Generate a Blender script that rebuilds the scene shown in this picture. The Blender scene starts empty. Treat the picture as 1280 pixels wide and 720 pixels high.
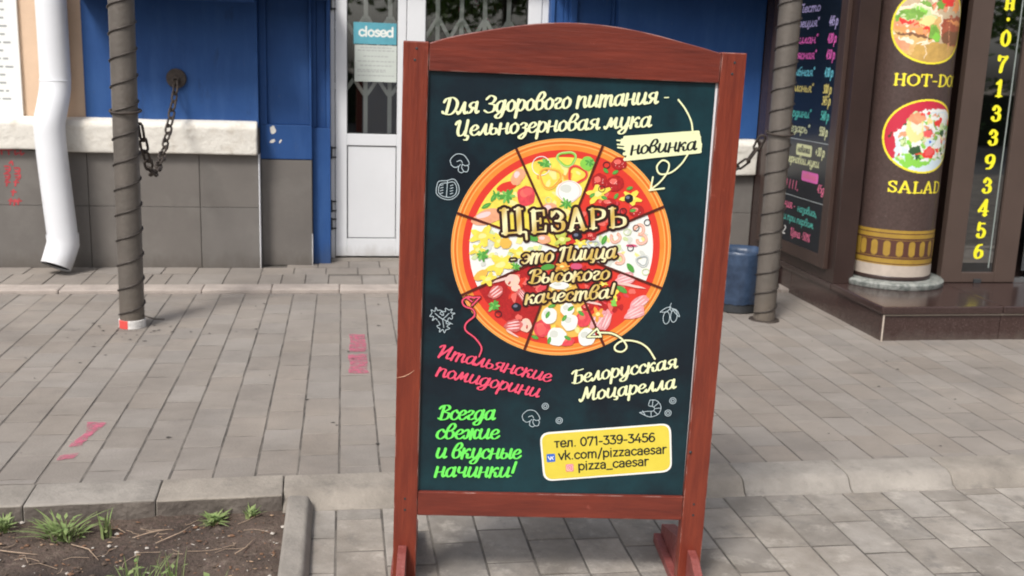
import bpy, bmesh, math, random
import numpy as np
from mathutils import Vector, Matrix, noise
R = math.radians
random.seed(7)
sc = bpy.context.scene
COL = sc.collection

# ------------------------------------------------------------ camera, sky, sun, exposure
cd = bpy.data.cameras.new('camera'); cam = bpy.data.objects.new('camera', cd); COL.objects.link(cam)
cd.sensor_width = 36; cd.lens = 36.91; cd.clip_end = 1500; cd.clip_start = 0.05
right = Vector((0.98735496, -0.15512307, 0.03266506)); down = Vector((-0.00099149, -0.21209505, -0.97724854)); fwd = Vector((0.15852189, 0.96485881, -0.2095669))
cam.matrix_world = Matrix.Translation((0, 0, 1.495)) @ Matrix((right, -down, -fwd)).transposed().to_4x4()
sc.camera = cam
cd.dof.use_dof = True; cd.dof.focus_distance = 2.95; cd.dof.aperture_fstop = 6.3; sc.cycles.pixel_filter_type = 'BLACKMAN_HARRIS'; sc.cycles.filter_width = 1.9
CAMP = Vector((0, 0, 1.495))
def proj(x, y, z):
    v = Vector((x, y, z)) - CAMP; d = v.dot(fwd)
    if d < .1: return None
    return 640 + 1312.36 * v.dot(right) / d, 360 + 1312.36 * v.dot(down) / d, d

w = bpy.data.worlds.new('World'); sc.world = w; w.use_nodes = True
nt = w.node_tree; nt.nodes.clear()
sky = nt.nodes.new('ShaderNodeTexSky'); sky.sky_type = 'NISHITA'; sky.sun_disc = False
SUN_EL, SUN_AZ = 50, 215     # azimuth clockwise from +Y
sky.sun_elevation = R(SUN_EL); sky.sun_rotation = R(SUN_AZ); sky.dust_density = 4.0; sky.air_density = 1.0; sky.ozone_density = 1.0
hs = nt.nodes.new('ShaderNodeHueSaturation'); hs.inputs['Saturation'].default_value = 0.35
bg = nt.nodes.new('ShaderNodeBackground'); bg.inputs['Strength'].default_value = 0.125
wo = nt.nodes.new('ShaderNodeOutputWorld')
nt.links.new(sky.outputs[0], hs.inputs['Color']); nt.links.new(hs.outputs[0], bg.inputs['Color']); nt.links.new(bg.outputs[0], wo.inputs['Surface'])
sl = bpy.data.lights.new('sun', 'SUN'); sl.energy = 2.1; sl.angle = R(13); sl.color = (1, .96, .9)
sun = bpy.data.objects.new('sun', sl); COL.objects.link(sun)
sd = Vector((math.sin(R(SUN_AZ)) * math.cos(R(SUN_EL)), math.cos(R(SUN_AZ)) * math.cos(R(SUN_EL)), math.sin(R(SUN_EL))))
sun.rotation_euler = sd.to_track_quat('Z', 'Y').to_euler()
sc.view_settings.view_transform = 'Standard'; sc.view_settings.look = 'None'; sc.view_settings.gamma = 1
sc.view_settings.exposure = 0.5
sc.cycles.max_bounces = 8

# ------------------------------------------------------------ materials
def srgb(r, g, b):
    f = lambda c: (c / 255 / 12.92) if c / 255 <= .04045 else ((c / 255 + .055) / 1.055) ** 2.4
    return (f(r), f(g), f(b))
def mat(name, c, rough=.7, var=0, vscale=8, c2=None, bump=0, bscale=60, metal=0, spec=.5, stretch=None, rnd=None, coat=0, emit=None, space='pos', thr=None, detail=6):
    m = bpy.data.materials.new(name); m.use_nodes = True; n = m.node_tree; N = n.nodes; Lk = n.links
    b = N['Principled BSDF']; b.inputs['Roughness'].default_value = rough; b.inputs['Metallic'].default_value = metal
    b.inputs['Specular IOR Level'].default_value = spec; b.inputs['Coat Weight'].default_value = coat; b.inputs['Coat Roughness'].default_value = .12
    if space == 'pos':
        src = N.new('ShaderNodeNewGeometry').outputs['Position']
    else:
        src = N.new('ShaderNodeTexCoord').outputs['Object']
    mp = N.new('ShaderNodeMapping'); Lk.new(src, mp.inputs['Vector'])
    if stretch: mp.inputs['Scale'].default_value = stretch
    col = None
    if var or c2:
        t = N.new('ShaderNodeTexNoise'); t.inputs['Scale'].default_value = vscale; t.inputs['Detail'].default_value = detail; t.inputs['Roughness'].default_value = .65
        Lk.new(mp.outputs[0], t.inputs['Vector'])
        r = N.new('ShaderNodeValToRGB'); lo, hi = thr or (.3, .7)
        r.color_ramp.elements[0].position = lo; r.color_ramp.elements[1].position = hi
        a = c2 if c2 else tuple(x * (1 - var) for x in c); d = c if c2 else tuple(min(1, x * (1 + var)) for x in c)
        r.color_ramp.elements[0].color = (*a, 1); r.color_ramp.elements[1].color = (*d, 1)
        Lk.new(t.outputs['Fac'], r.inputs['Fac']); col = r.outputs['Color']
    if rnd:
        kind, amt = rnd
        v = N.new('ShaderNodeObjectInfo').outputs['Random'] if kind == 'obj' else N.new('ShaderNodeNewGeometry').outputs['Random Per Island']
        mr = N.new('ShaderNodeMapRange'); mr.inputs['To Min'].default_value = 1 - amt; mr.inputs['To Max'].default_value = 1 + amt
        Lk.new(v, mr.inputs['Value'])
        h = N.new('ShaderNodeHueSaturation'); Lk.new(mr.outputs[0], h.inputs['Value'])
        mr2 = N.new('ShaderNodeMapRange'); mr2.inputs['To Min'].default_value = .9; mr2.inputs['To Max'].default_value = 1.2
        mul = N.new('ShaderNodeMath'); mul.operation = 'MULTIPLY'; mul.inputs[1].default_value = 7.31; fr = N.new('ShaderNodeMath'); fr.operation = 'FRACT'
        Lk.new(v, mul.inputs[0]); Lk.new(mul.outputs[0], fr.inputs[0]); Lk.new(fr.outputs[0], mr2.inputs['Value']); Lk.new(mr2.outputs[0], h.inputs['Saturation'])
        if col: Lk.new(col, h.inputs['Color'])
        else: h.inputs['Color'].default_value = (*c, 1)
        col = h.outputs['Color']
    if col: Lk.new(col, b.inputs['Base Color'])
    else: b.inputs['Base Color'].default_value = (*c, 1)
    if bump:
        t2 = N.new('ShaderNodeTexNoise'); t2.inputs['Scale'].default_value = bscale; t2.inputs['Detail'].default_value = 5
        Lk.new(mp.outputs[0], t2.inputs['Vector'])
        bp = N.new('ShaderNodeBump'); bp.inputs['Strength'].default_value = bump; bp.inputs['Distance'].default_value = .01
        Lk.new(t2.outputs['Fac'], bp.inputs['Height']); Lk.new(bp.outputs[0], b.inputs['Normal'])
    if emit: b.inputs['Emission Color'].default_value = (*emit[0], 1); b.inputs['Emission Strength'].default_value = emit[1]
    return m
def overlay(m, color, scale, lo, hi, amount, stretch=None, seed=0.0):
    """a second noise layer (dirt, wear) mixed over the base colour"""
    n = m.node_tree; N = n.nodes; Lk = n.links; b = N['Principled BSDF']
    g = N.new('ShaderNodeNewGeometry'); mp = N.new('ShaderNodeMapping'); Lk.new(g.outputs['Position'], mp.inputs['Vector'])
    mp.inputs['Location'].default_value = (seed, seed * 1.7, seed * .6)
    if stretch: mp.inputs['Scale'].default_value = stretch
    t = N.new('ShaderNodeTexNoise'); t.inputs['Scale'].default_value = scale; t.inputs['Detail'].default_value = 8; t.inputs['Roughness'].default_value = .7
    Lk.new(mp.outputs[0], t.inputs['Vector'])
    mr = N.new('ShaderNodeMapRange'); mr.inputs['From Min'].default_value = lo; mr.inputs['From Max'].default_value = hi; mr.inputs['To Max'].default_value = amount
    Lk.new(t.outputs['Fac'], mr.inputs['Value'])
    mx = N.new('ShaderNodeMix'); mx.data_type = 'RGBA'; Lk.new(mr.outputs[0], mx.inputs[0])
    if b.inputs['Base Color'].links: Lk.new(b.inputs['Base Color'].links[0].from_socket, mx.inputs[6])
    else: mx.inputs[6].default_value = b.inputs['Base Color'].default_value
    mx.inputs[7].default_value = (*color, 1); Lk.new(mx.outputs[2], b.inputs['Base Color'])
    return m

PAVU = mat('paver_grey', (.262, .235, .210), .9, c2=(.195, .173, .154), vscale=2.2, bump=.25, bscale=90, rnd=('obj', .07))
PAVUS = mat('paver_grey_far', (.262, .235, .210), .9, c2=(.195, .173, .154), vscale=2.2, bump=.25, bscale=90, rnd=('island', .07))
PAVL = mat('paver_light', (.32, .292, .262), .88, c2=(.185, .163, .140), vscale=4.5, bump=.3, bscale=90, rnd=('obj', .2))
PAVLS = mat('paver_light_far', (.32, .292, .262), .88, c2=(.185, .163, .140), vscale=4.5, bump=.3, bscale=90, rnd=('island', .2))
for m_ in (PAVU, PAVUS): overlay(m_, (.13, .115, .105), 6, .56, .74, .45, seed=3); overlay(m_, (.33, .275, .225), 1.3, .52, .7, .35, seed=9); overlay(m_, (.045, .040, .036), 38, .66, .72, .6, seed=31); overlay(m_, (.12, .10, .085), .9, .5, .66, .35, stretch=(.6, 1.6, 1), seed=13)
for m_ in (PAVL, PAVLS): overlay(m_, (.11, .105, .10), 9, .54, .72, .6, seed=5); overlay(m_, (.47, .43, .38), 7, .55, .68, .5, seed=21); overlay(m_, (.05, .045, .04), 40, .65, .71, .6, seed=37); overlay(m_, (.10, .09, .08), 2.2, .52, .68, .45, seed=23)
JOINT = mat('joint_grit', (.155, .138, .12), .95, c2=(.070, .062, .055), vscale=7, bump=.5, thr=(.40, .62))
KERB = mat('kerb_concrete', (.33, .298, .262), .9, c2=(.20, .18, .158), vscale=5, bump=.4, bscale=70, rnd=('obj', .08))
overlay(KERB, (.12, .11, .10), 11, .56, .74, .6, seed=2)
SOIL = mat('soil', (.095, .068, .052), .95, c2=(.032, .022, .017), vscale=4, bump=1, bscale=70)
overlay(SOIL, (.20, .155, .125), 16, .54, .68, .6, seed=12); overlay(SOIL, (.10, .065, .055), 60, .5, .6, .6, seed=2)
def darken_hollow(m, cx, cy, r0, r1, color):  # darkens soil around a point: depth shade of the hollow painted with damp soil
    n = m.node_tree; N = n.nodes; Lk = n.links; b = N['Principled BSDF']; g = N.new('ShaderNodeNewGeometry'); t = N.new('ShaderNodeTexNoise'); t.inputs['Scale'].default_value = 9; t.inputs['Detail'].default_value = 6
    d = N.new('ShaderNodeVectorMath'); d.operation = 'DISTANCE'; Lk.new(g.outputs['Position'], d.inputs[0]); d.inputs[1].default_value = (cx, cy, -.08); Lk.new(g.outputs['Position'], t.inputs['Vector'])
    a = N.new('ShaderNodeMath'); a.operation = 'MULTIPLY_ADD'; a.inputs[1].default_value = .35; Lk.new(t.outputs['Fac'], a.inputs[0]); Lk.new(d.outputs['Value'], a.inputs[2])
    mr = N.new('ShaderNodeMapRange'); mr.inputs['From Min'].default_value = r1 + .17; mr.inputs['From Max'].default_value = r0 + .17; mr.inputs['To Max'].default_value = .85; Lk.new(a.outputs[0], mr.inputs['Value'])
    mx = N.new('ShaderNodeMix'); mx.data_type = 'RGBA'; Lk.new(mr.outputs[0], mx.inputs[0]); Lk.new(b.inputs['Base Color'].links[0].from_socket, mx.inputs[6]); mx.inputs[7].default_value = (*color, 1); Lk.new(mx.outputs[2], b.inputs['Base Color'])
WOODV = mat('varnished_wood_upright', (.235, .042, .020), .36, c2=(.125, .020, .012), vscale=5, stretch=(9, 9, .9), bump=.2, bscale=14, coat=.12, space='obj', detail=8)
WOODH = mat('varnished_wood_rail', (.20, .034, .019), .36, c2=(.105, .018, .012), vscale=5, stretch=(.9, 9, 9), bump=.12, bscale=14, coat=.25, space='obj', detail=8)
for m_ in (WOODV, WOODH): overlay(m_, (.13, .018, .012), 4, .6, .75, .5, seed=4); overlay(m_, (.45, .12, .09), 25, .66, .74, .3, seed=14)
def edge_wear(m, color, amount):
    n = m.node_tree; N = n.nodes; Lk = n.links; b = N['Principled BSDF']
    bv = N.new('ShaderNodeBevel'); bv.samples = 4; bv.inputs['Radius'].default_value = .0045; g = N.new('ShaderNodeNewGeometry')
    d = N.new('ShaderNodeVectorMath'); d.operation = 'DOT_PRODUCT'; Lk.new(bv.outputs[0], d.inputs[0]); Lk.new(g.outputs['Normal'], d.inputs[1])
    mr = N.new('ShaderNodeMapRange'); mr.inputs['From Min'].default_value = .985; mr.inputs['From Max'].default_value = .90; mr.inputs['To Max'].default_value = 1; Lk.new(d.outputs['Value'], mr.inputs['Value'])
    t = N.new('ShaderNodeTexNoise'); t.inputs['Scale'].default_value = 16; t.inputs['Detail'].default_value = 6; Lk.new(g.outputs['Position'], t.inputs['Vector'])
    m2 = N.new('ShaderNodeMapRange'); m2.inputs['From Min'].default_value = .48; m2.inputs['From Max'].default_value = .62; m2.inputs['To Max'].default_value = amount; Lk.new(t.outputs['Fac'], m2.inputs['Value'])
    mu = N.new('ShaderNodeMath'); mu.operation = 'MULTIPLY'; Lk.new(mr.outputs[0], mu.inputs[0]); Lk.new(m2.outputs[0], mu.inputs[1])
    mx = N.new('ShaderNodeMix'); mx.data_type = 'RGBA'; Lk.new(mu.outputs[0], mx.inputs[0]); Lk.new(b.inputs['Base Color'].links[0].from_socket, mx.inputs[6]); mx.inputs[7].default_value = (*color, 1); Lk.new(mx.outputs[2], b.inputs['Base Color'])
for m_ in (WOODV, WOODH):
    overlay(m_, (.10, .022, .014), 1.7, .5, .72, .45, seed=44); overlay(m_, (.42, .13, .07), 34, .69, .74, .5, stretch=(1, 1, .35) if m_ is WOODV else (.35, 1, 1), seed=61); edge_wear(m_, (.50, .36, .32), .8)
KERBD = mat('kerb_concrete_shaded', (.17, .145, .125), .95, c2=(.085, .07, .06), vscale=12, bump=.6, bscale=60)  # bed-side kerb face: its shade painted in as darker, dirtier concrete
WOODF = mat('worn_wood_feet', (.25, .075, .066), .6, c2=(.17, .032, .026), vscale=14, bump=.5, coat=.1, space='obj')
BLUE = mat('blue_render', (.024, .084, .255), .62, c2=(.017, .064, .21), vscale=2.5, bump=.2, bscale=18, spec=.3)
overlay(BLUE, (.045, .115, .30), 3, .48, .75, .6, stretch=(3, 3, .5), seed=8); overlay(BLUE, (.10, .13, .22), 26, .62, .72, .35, stretch=(1, 1, .5), seed=3); overlay(BLUE, (.012, .03, .085), 5, .6, .78, .6, stretch=(2, 2, .7), seed=1)
TILE = mat('plinth_tile_grey', (.150, .138, .128), .38, var=.1, vscale=3, bump=.1, bscale=12, rnd=('obj', .025))
overlay(TILE, (.24, .23, .21), 3.5, .52, .75, .35, seed=6)
LEDGE = mat('white_limewash', (.70, .67, .61), .85, c2=(.52, .47, .40), vscale=9, bump=.7, bscale=26, thr=(.25, .5))
overlay(LEDGE, (.30, .27, .23), 7, .6, .72, .6, seed=17)
BEIGE = mat('beige_render', (.66, .48, .34), .85, var=.07, vscale=3, bump=.3, bscale=30)
overlay(BEIGE, (.25, .19, .14), 9, .66, .76, .6, seed=33)
WHITE = mat('white_plastic', (.68, .69, .71), .35, var=.03, vscale=3); overlay(WHITE, (.45, .43, .40), 14, .66, .8, .5, seed=4)
PIPEW = mat('white_painted_metal', (.70, .71, .74), .5, var=.03, vscale=4, bump=.15, bscale=10); overlay(PIPEW, (.3, .28, .25), 18, .7, .76, .6, seed=1)
BOARDW = mat('white_board', (.80, .81, .79), .6, var=.02)
PRINTG = mat('print_grey', (.35, .36, .36), .6)
GASKET = mat('dark_gasket', (.03, .032, .035), .6)
STEEL = mat('grey_painted_steel', (.15, .130, .113), .5, c2=(.105, .092, .080), vscale=5, bump=.25, bscale=50, metal=.25); overlay(STEEL, (.09, .07, .055), 12, .6, .74, .6, stretch=(1, 1, .4), seed=6)
WIRE = mat('dark_wire', (.06, .05, .045), .5, var=.3, vscale=30, metal=.5)
RUST = mat('rusty_iron', (.075, .055, .043), .7, c2=(.035, .03, .028), vscale=40, bump=.6, metal=.3)
GRANITE = mat('brown_granite', (.058, .037, .034), .2, c2=(.034, .021, .019), vscale=90, detail=3, rnd=('obj', .1), coat=.1); overlay(GRANITE, (.16, .11, .10), 110, .58, .66, .7, seed=3)
GRANITE2 = mat('brown_granite_column', (.088, .058, .052), .3, c2=(.055, .036, .032), vscale=60, detail=3); overlay(GRANITE2, (.28, .23, .21), 70, .63, .70, .7, seed=3)
BROWN = mat('dark_brown_cladding', (.036, .021, .018), .32, var=.15, vscale=6, bump=.1)
BRFR = mat('brown_metal_frame', (.080, .054, .044), .42, var=.08, vscale=4)
TERR = mat('grey_green_terrazzo', (.30, .31, .29), .4, c2=(.13, .145, .135), vscale=38, bump=.5, thr=(.4, .6))
PALE = mat('pale_tape', (.46, .39, .33), .5, var=.12, vscale=12)
BLACKI = mat('black_interior', (.008, .008, .009), .8)
ROOM = mat('dim_room', (.018, .015, .014), .9, var=.3, vscale=1.5)
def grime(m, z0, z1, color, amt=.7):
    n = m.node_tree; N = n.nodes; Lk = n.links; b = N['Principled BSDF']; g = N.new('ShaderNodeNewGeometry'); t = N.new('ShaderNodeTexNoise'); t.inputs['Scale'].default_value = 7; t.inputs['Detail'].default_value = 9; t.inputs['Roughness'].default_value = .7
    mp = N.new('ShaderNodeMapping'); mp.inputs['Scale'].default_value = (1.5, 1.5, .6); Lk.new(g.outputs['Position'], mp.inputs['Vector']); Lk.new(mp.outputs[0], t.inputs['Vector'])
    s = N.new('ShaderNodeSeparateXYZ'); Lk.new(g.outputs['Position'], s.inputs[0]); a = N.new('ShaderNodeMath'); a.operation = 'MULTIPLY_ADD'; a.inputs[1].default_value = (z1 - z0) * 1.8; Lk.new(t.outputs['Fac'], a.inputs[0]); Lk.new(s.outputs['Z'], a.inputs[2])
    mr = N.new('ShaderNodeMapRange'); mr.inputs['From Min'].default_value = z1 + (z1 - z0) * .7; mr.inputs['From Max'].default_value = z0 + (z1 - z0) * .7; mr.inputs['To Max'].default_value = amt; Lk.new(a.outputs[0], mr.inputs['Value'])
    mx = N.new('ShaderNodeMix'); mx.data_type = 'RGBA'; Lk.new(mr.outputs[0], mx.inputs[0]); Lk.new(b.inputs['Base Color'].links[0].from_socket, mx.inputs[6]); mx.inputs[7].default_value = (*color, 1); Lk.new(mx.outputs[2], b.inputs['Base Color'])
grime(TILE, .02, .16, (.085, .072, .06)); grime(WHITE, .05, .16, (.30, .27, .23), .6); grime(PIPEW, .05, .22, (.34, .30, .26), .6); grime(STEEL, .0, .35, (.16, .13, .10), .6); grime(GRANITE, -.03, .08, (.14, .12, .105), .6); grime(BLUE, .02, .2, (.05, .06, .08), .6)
darken_hollow(SOIL, -.78, 2.92, .22, .36, (.022, .016, .014))
def glass_mat(name, ior=1.5, tint=(.9, .95, .95), mix=.0):
    m = bpy.data.materials.new(name); m.use_nodes = True; N = m.node_tree.nodes; Lk = m.node_tree.links
    N.remove(N['Principled BSDF']); o = N['Material Output']
    tr = N.new('ShaderNodeBsdfTransparent'); tr.inputs[0].default_value = (*tint, 1); gl = N.new('ShaderNodeBsdfGlossy'); gl.inputs['Roughness'].default_value = .02
    fr = N.new('ShaderNodeFresnel'); fr.inputs['IOR'].default_value = ior
    ad = N.new('ShaderNodeMath'); ad.operation = 'ADD'; ad.inputs[1].default_value = mix; Lk.new(fr.outputs[0], ad.inputs[0])
    mx = N.new('ShaderNodeMixShader'); Lk.new(ad.outputs[0], mx.inputs[0]); Lk.new(tr.outputs[0], mx.inputs[1]); Lk.new(gl.outputs[0], mx.inputs[2]); Lk.new(mx.outputs[0], o.inputs['Surface'])
    return m
GLASS = glass_mat('window_glass', 1.5, (.96, .98, .97), .09)
GLASSD = glass_mat('tinted_glass', 1.5, (.25, .28, .28), .34)
GRILLE = mat('white_grille_paint', (.78, .78, .74), .5, var=.08, vscale=9)
POSTER = mat('chalkboard_print', (.0060, .017, .026), .34, c2=(.0030, .0060, .012), vscale=3.2, space='obj', spec=.5, thr=(.35, .65))
overlay(POSTER, (.007, .044, .056), 1.4, .42, .62, .85, seed=11); overlay(POSTER, (.05, .065, .07), 90, .66, .74, .35, seed=3)
PR = {}
def pm(key, c, rough=.36, **k):
    if key not in PR: PR[key] = mat('print_' + key, c, rough, **k)
    return PR[key]
pm('cream', (.82, .86, .52)); pm('ink', (.012, .016, .018)); pm('pink', (.80, .085, .16)); pm('green_text', (.16, .82, .12)); pm('outline', (.035, .012, .010))
pm('white', (.84, .84, .80)); pm('chalk', (.42, .50, .54)); pm('yellow', (.88, .70, .10), var=.15, vscale=40); pm('mustard', (.80, .48, .09)); pm('orange', (.85, .35, .06)); pm('lime', (.55, .62, .12))
pm('red', (.70, .045, .03)); pm('red2', (.80, .12, .12)); pm('dred', (.42, .020, .022), var=.25, vscale=120); pm('tomato', (.72, .07, .09), var=.2, vscale=60); pm('salmon', (.82, .38, .22), var=.15, vscale=50); pm('green', (.09, .34, .06)); pm('lgreen', (.25, .60, .08)); pm('palegreen', (.60, .70, .38))
pm('black', (.018, .016, .024)); pm('pinkw', (.82, .55, .50)); pm('grey', (.42, .46, .46)); pm('shrimp', (.82, .42, .28), var=.15, vscale=70); pm('magenta', (.65, .10, .20)); pm('bacon', (.80, .34, .36), var=.3, vscale=90); pm('bacon2', (.62, .14, .13), var=.3, vscale=90); pm('flesh', (.84, .58, .46)); pm('gap', (.10, .018, .012))
pm('crust', (.82, .215, .028), c2=(.84, .30, .05), vscale=14); pm('crust2', (.88, .44, .13)); pm('card', (.78, .65, .085), c2=(.70, .55, .05), vscale=6); pm('vkblue', (.03, .14, .60)); pm('iggrad', (.72, .10, .42), c2=(.80, .35, .12), vscale=60)
pm('leafw', (.78, .80, .76))
def gold_mat():
    m = bpy.data.materials.new('print_gold'); m.use_nodes = True; N = m.node_tree.nodes; Lk = m.node_tree.links; b = N['Principled BSDF']; b.inputs['Roughness'].default_value = .36
    tc = N.new('ShaderNodeTexCoord'); mp = N.new('ShaderNodeMapping'); Lk.new(tc.outputs['Object'], mp.inputs['Vector'])
    wv = N.new('ShaderNodeTexWave'); wv.inputs['Scale'].default_value = 5.5; wv.bands_direction = 'X'; wv.inputs['Distortion'].default_value = 1.0; wv.inputs['Detail'].default_value = 0; mp.inputs['Rotation'].default_value = (0, R(-25), 0)
    Lk.new(mp.outputs[0], wv.inputs['Vector'])
    r = N.new('ShaderNodeValToRGB'); r.color_ramp.elements[0].color = (.62, .42, .09, 1); r.color_ramp.elements[1].color = (.88, .83, .50, 1)
    Lk.new(wv.outputs['Fac'], r.inputs['Fac']); Lk.new(r.outputs[0], b.inputs['Base Color']); return m
PR['gold'] = gold_mat(); PR['green_t'] = PR['green_text']

# ------------------------------------------------------------ mesh helpers
class MB:
    def __init__(s): s.v = []; s.f = []; s.m = []
    def add(s, vs, fs, mi=0):
        o = len(s.v); s.v += [tuple(p) for p in vs]; s.f += [tuple(i + o for i in f) for f in fs]; s.m += [mi] * len(fs); return s
    def box(s, x0, x1, y0, y1, z0, z1, mi=0):
        v = [(x0, y0, z0), (x1, y0, z0), (x1, y1, z0), (x0, y1, z0), (x0, y0, z1), (x1, y0, z1), (x1, y1, z1), (x0, y1, z1)]
        return s.add(v, [(0, 3, 2, 1), (4, 5, 6, 7), (0, 1, 5, 4), (1, 2, 6, 5), (2, 3, 7, 6), (3, 0, 4, 7)], mi)
    def prism(s, pts, axis, a, b, mi=0):
        """pts 2D outline; axis 'y': pts are (x,z), extruded from y=a to y=b; 'x': pts (y,z); 'z': pts (x,y)"""
        n = len(pts)
        def mk(p, t): return {'y': (p[0], t, p[1]), 'x': (t, p[0], p[1]), 'z': (p[0], p[1], t)}[axis]
        v = [mk(p, a) for p in pts] + [mk(p, b) for p in pts]
        f = [tuple(range(n)), tuple(range(2 * n - 1, n - 1, -1))] + [(i, i + n, (i + 1) % n + n, (i + 1) % n) for i in range(n)]
        return s.add(v, f, mi)
    def tube(s, path, r, n=10, mi=0, closed=False, cap=True):
        P = [Vector(p) for p in path]; k = len(P); rs = r if isinstance(r, (list, tuple)) else [r] * k
        up = None; rings = []
        for i in range(k):
            a = P[(i - 1) % k] if (closed or i > 0) else P[i]; b = P[(i + 1) % k] if (closed or i < k - 1) else P[i]
            t = (b - a).normalized()
            if up is None: up = t.orthogonal().normalized()
            up = (up - t * up.dot(t)).normalized(); q = t.cross(up)
            rings.append([P[i] + (up * math.cos(2 * math.pi * j / n) + q * math.sin(2 * math.pi * j / n)) * rs[i] for j in range(n)])
        v = [p for g in rings for p in g]; f = []
        for i in range(k if closed else k - 1):
            for j in range(n):
                f.append((i * n + j, i * n + (j + 1) % n, ((i + 1) % k) * n + (j + 1) % n, ((i + 1) % k) * n + j))
        if cap and not closed: f.append(tuple(range(n - 1, -1, -1))); f.append(tuple((k - 1) * n + j for j in range(n)))
        return s.add(v, f, mi)
    def lathe(s, prof, c=(0, 0), n=48, mi=0):
        v = []; f = []
        for (r, z) in prof: v += [(c[0] + r * math.cos(2 * math.pi * j / n), c[1] + r * math.sin(2 * math.pi * j / n), z) for j in range(n)]
        for i in range(len(prof) - 1):
            for j in range(n): f.append((i * n + j, i * n + (j + 1) % n, (i + 1) * n + (j + 1) % n, (i + 1) * n + j))
        f.append(tuple(range(n - 1, -1, -1))); f.append(tuple((len(prof) - 1) * n + j for j in range(n)))
        return s.add(v, f, mi)
    def build(s, name, mats, parent=None, smooth=False, bevel=0, seg=2, angle=None, rough=0):
        me = bpy.data.meshes.new(name); me.from_pydata(s.v, [], s.f)
        for m in (mats if isinstance(mats, (list, tuple)) else [mats]): me.materials.append(m)
        me.polygons.foreach_set('material_index', s.m)
        bm = bmesh.new(); bm.from_mesh(me)
        if bevel:
            bmesh.ops.recalc_face_normals(bm, faces=bm.faces)
            ed = [e for e in bm.edges if len(e.link_faces) == 2 and e.calc_face_angle(0) > .6]
            bmesh.ops.bevel(bm, geom=ed, offset=bevel, segments=seg, affect='EDGES', profile=.6, clamp_overlap=True)
        if rough:
            bmesh.ops.subdivide_edges(bm, edges=[e for e in bm.edges if e.calc_length() > .06], cuts=5, use_grid_fill=True)
            for v in bm.verts: v.co += noise.noise_vector(v.co * 9) * rough
        bm.to_mesh(me); bm.free()
        if smooth: me.shade_smooth()
        if angle: me.set_sharp_from_angle(angle=R(angle))
        o = bpy.data.objects.new(name, me); COL.objects.link(o)
        if parent: o.parent = parent
        return o
def tag(o, label=None, cat=None, group=None, kind=None):
    if label: o['label'] = label
    if cat: o['category'] = cat
    if group: o['group'] = group
    if kind: o['kind'] = kind
    return o
def empty(name, loc=(0, 0, 0), label=None, cat=None, group=None):
    o = bpy.data.objects.new(name, None); COL.objects.link(o); o.location = loc; o.empty_display_size = .1
    return tag(o, label, cat, group)
def copy_tree(o, parent=None):
    c = o.copy(); COL.objects.link(c)
    if parent: c.parent = parent
    for ch in list(o.children): copy_tree(ch, c)
    return c
def smoothpath(pts, per=8, closed=False):
    P = [np.array(p, float) for p in pts]
    if len(P) == 2: return [P[0] + (P[1] - P[0]) * t for t in np.linspace(0, 1, 3)]
    out = []; n = len(P)
    for i in range(n if closed else n - 1):
        if closed: p0, p1, p2, p3 = P[i - 1], P[i], P[(i + 1) % n], P[(i + 2) % n]
        else: p1, p2 = P[i], P[i + 1]; p0 = P[i - 1] if i else 2 * p1 - p2; p3 = P[i + 2] if i + 2 < n else 2 * p2 - p1
        for k in range(per):
            t = k / per
            out.append(.5 * ((2 * p1) + (-p0 + p2) * t + (2 * p0 - 5 * p1 + 4 * p2 - p3) * t * t + (-p0 + 3 * p1 - 3 * p2 + p3) * t ** 3))
    out.append(P[0] if closed else P[-1]); return out

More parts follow.
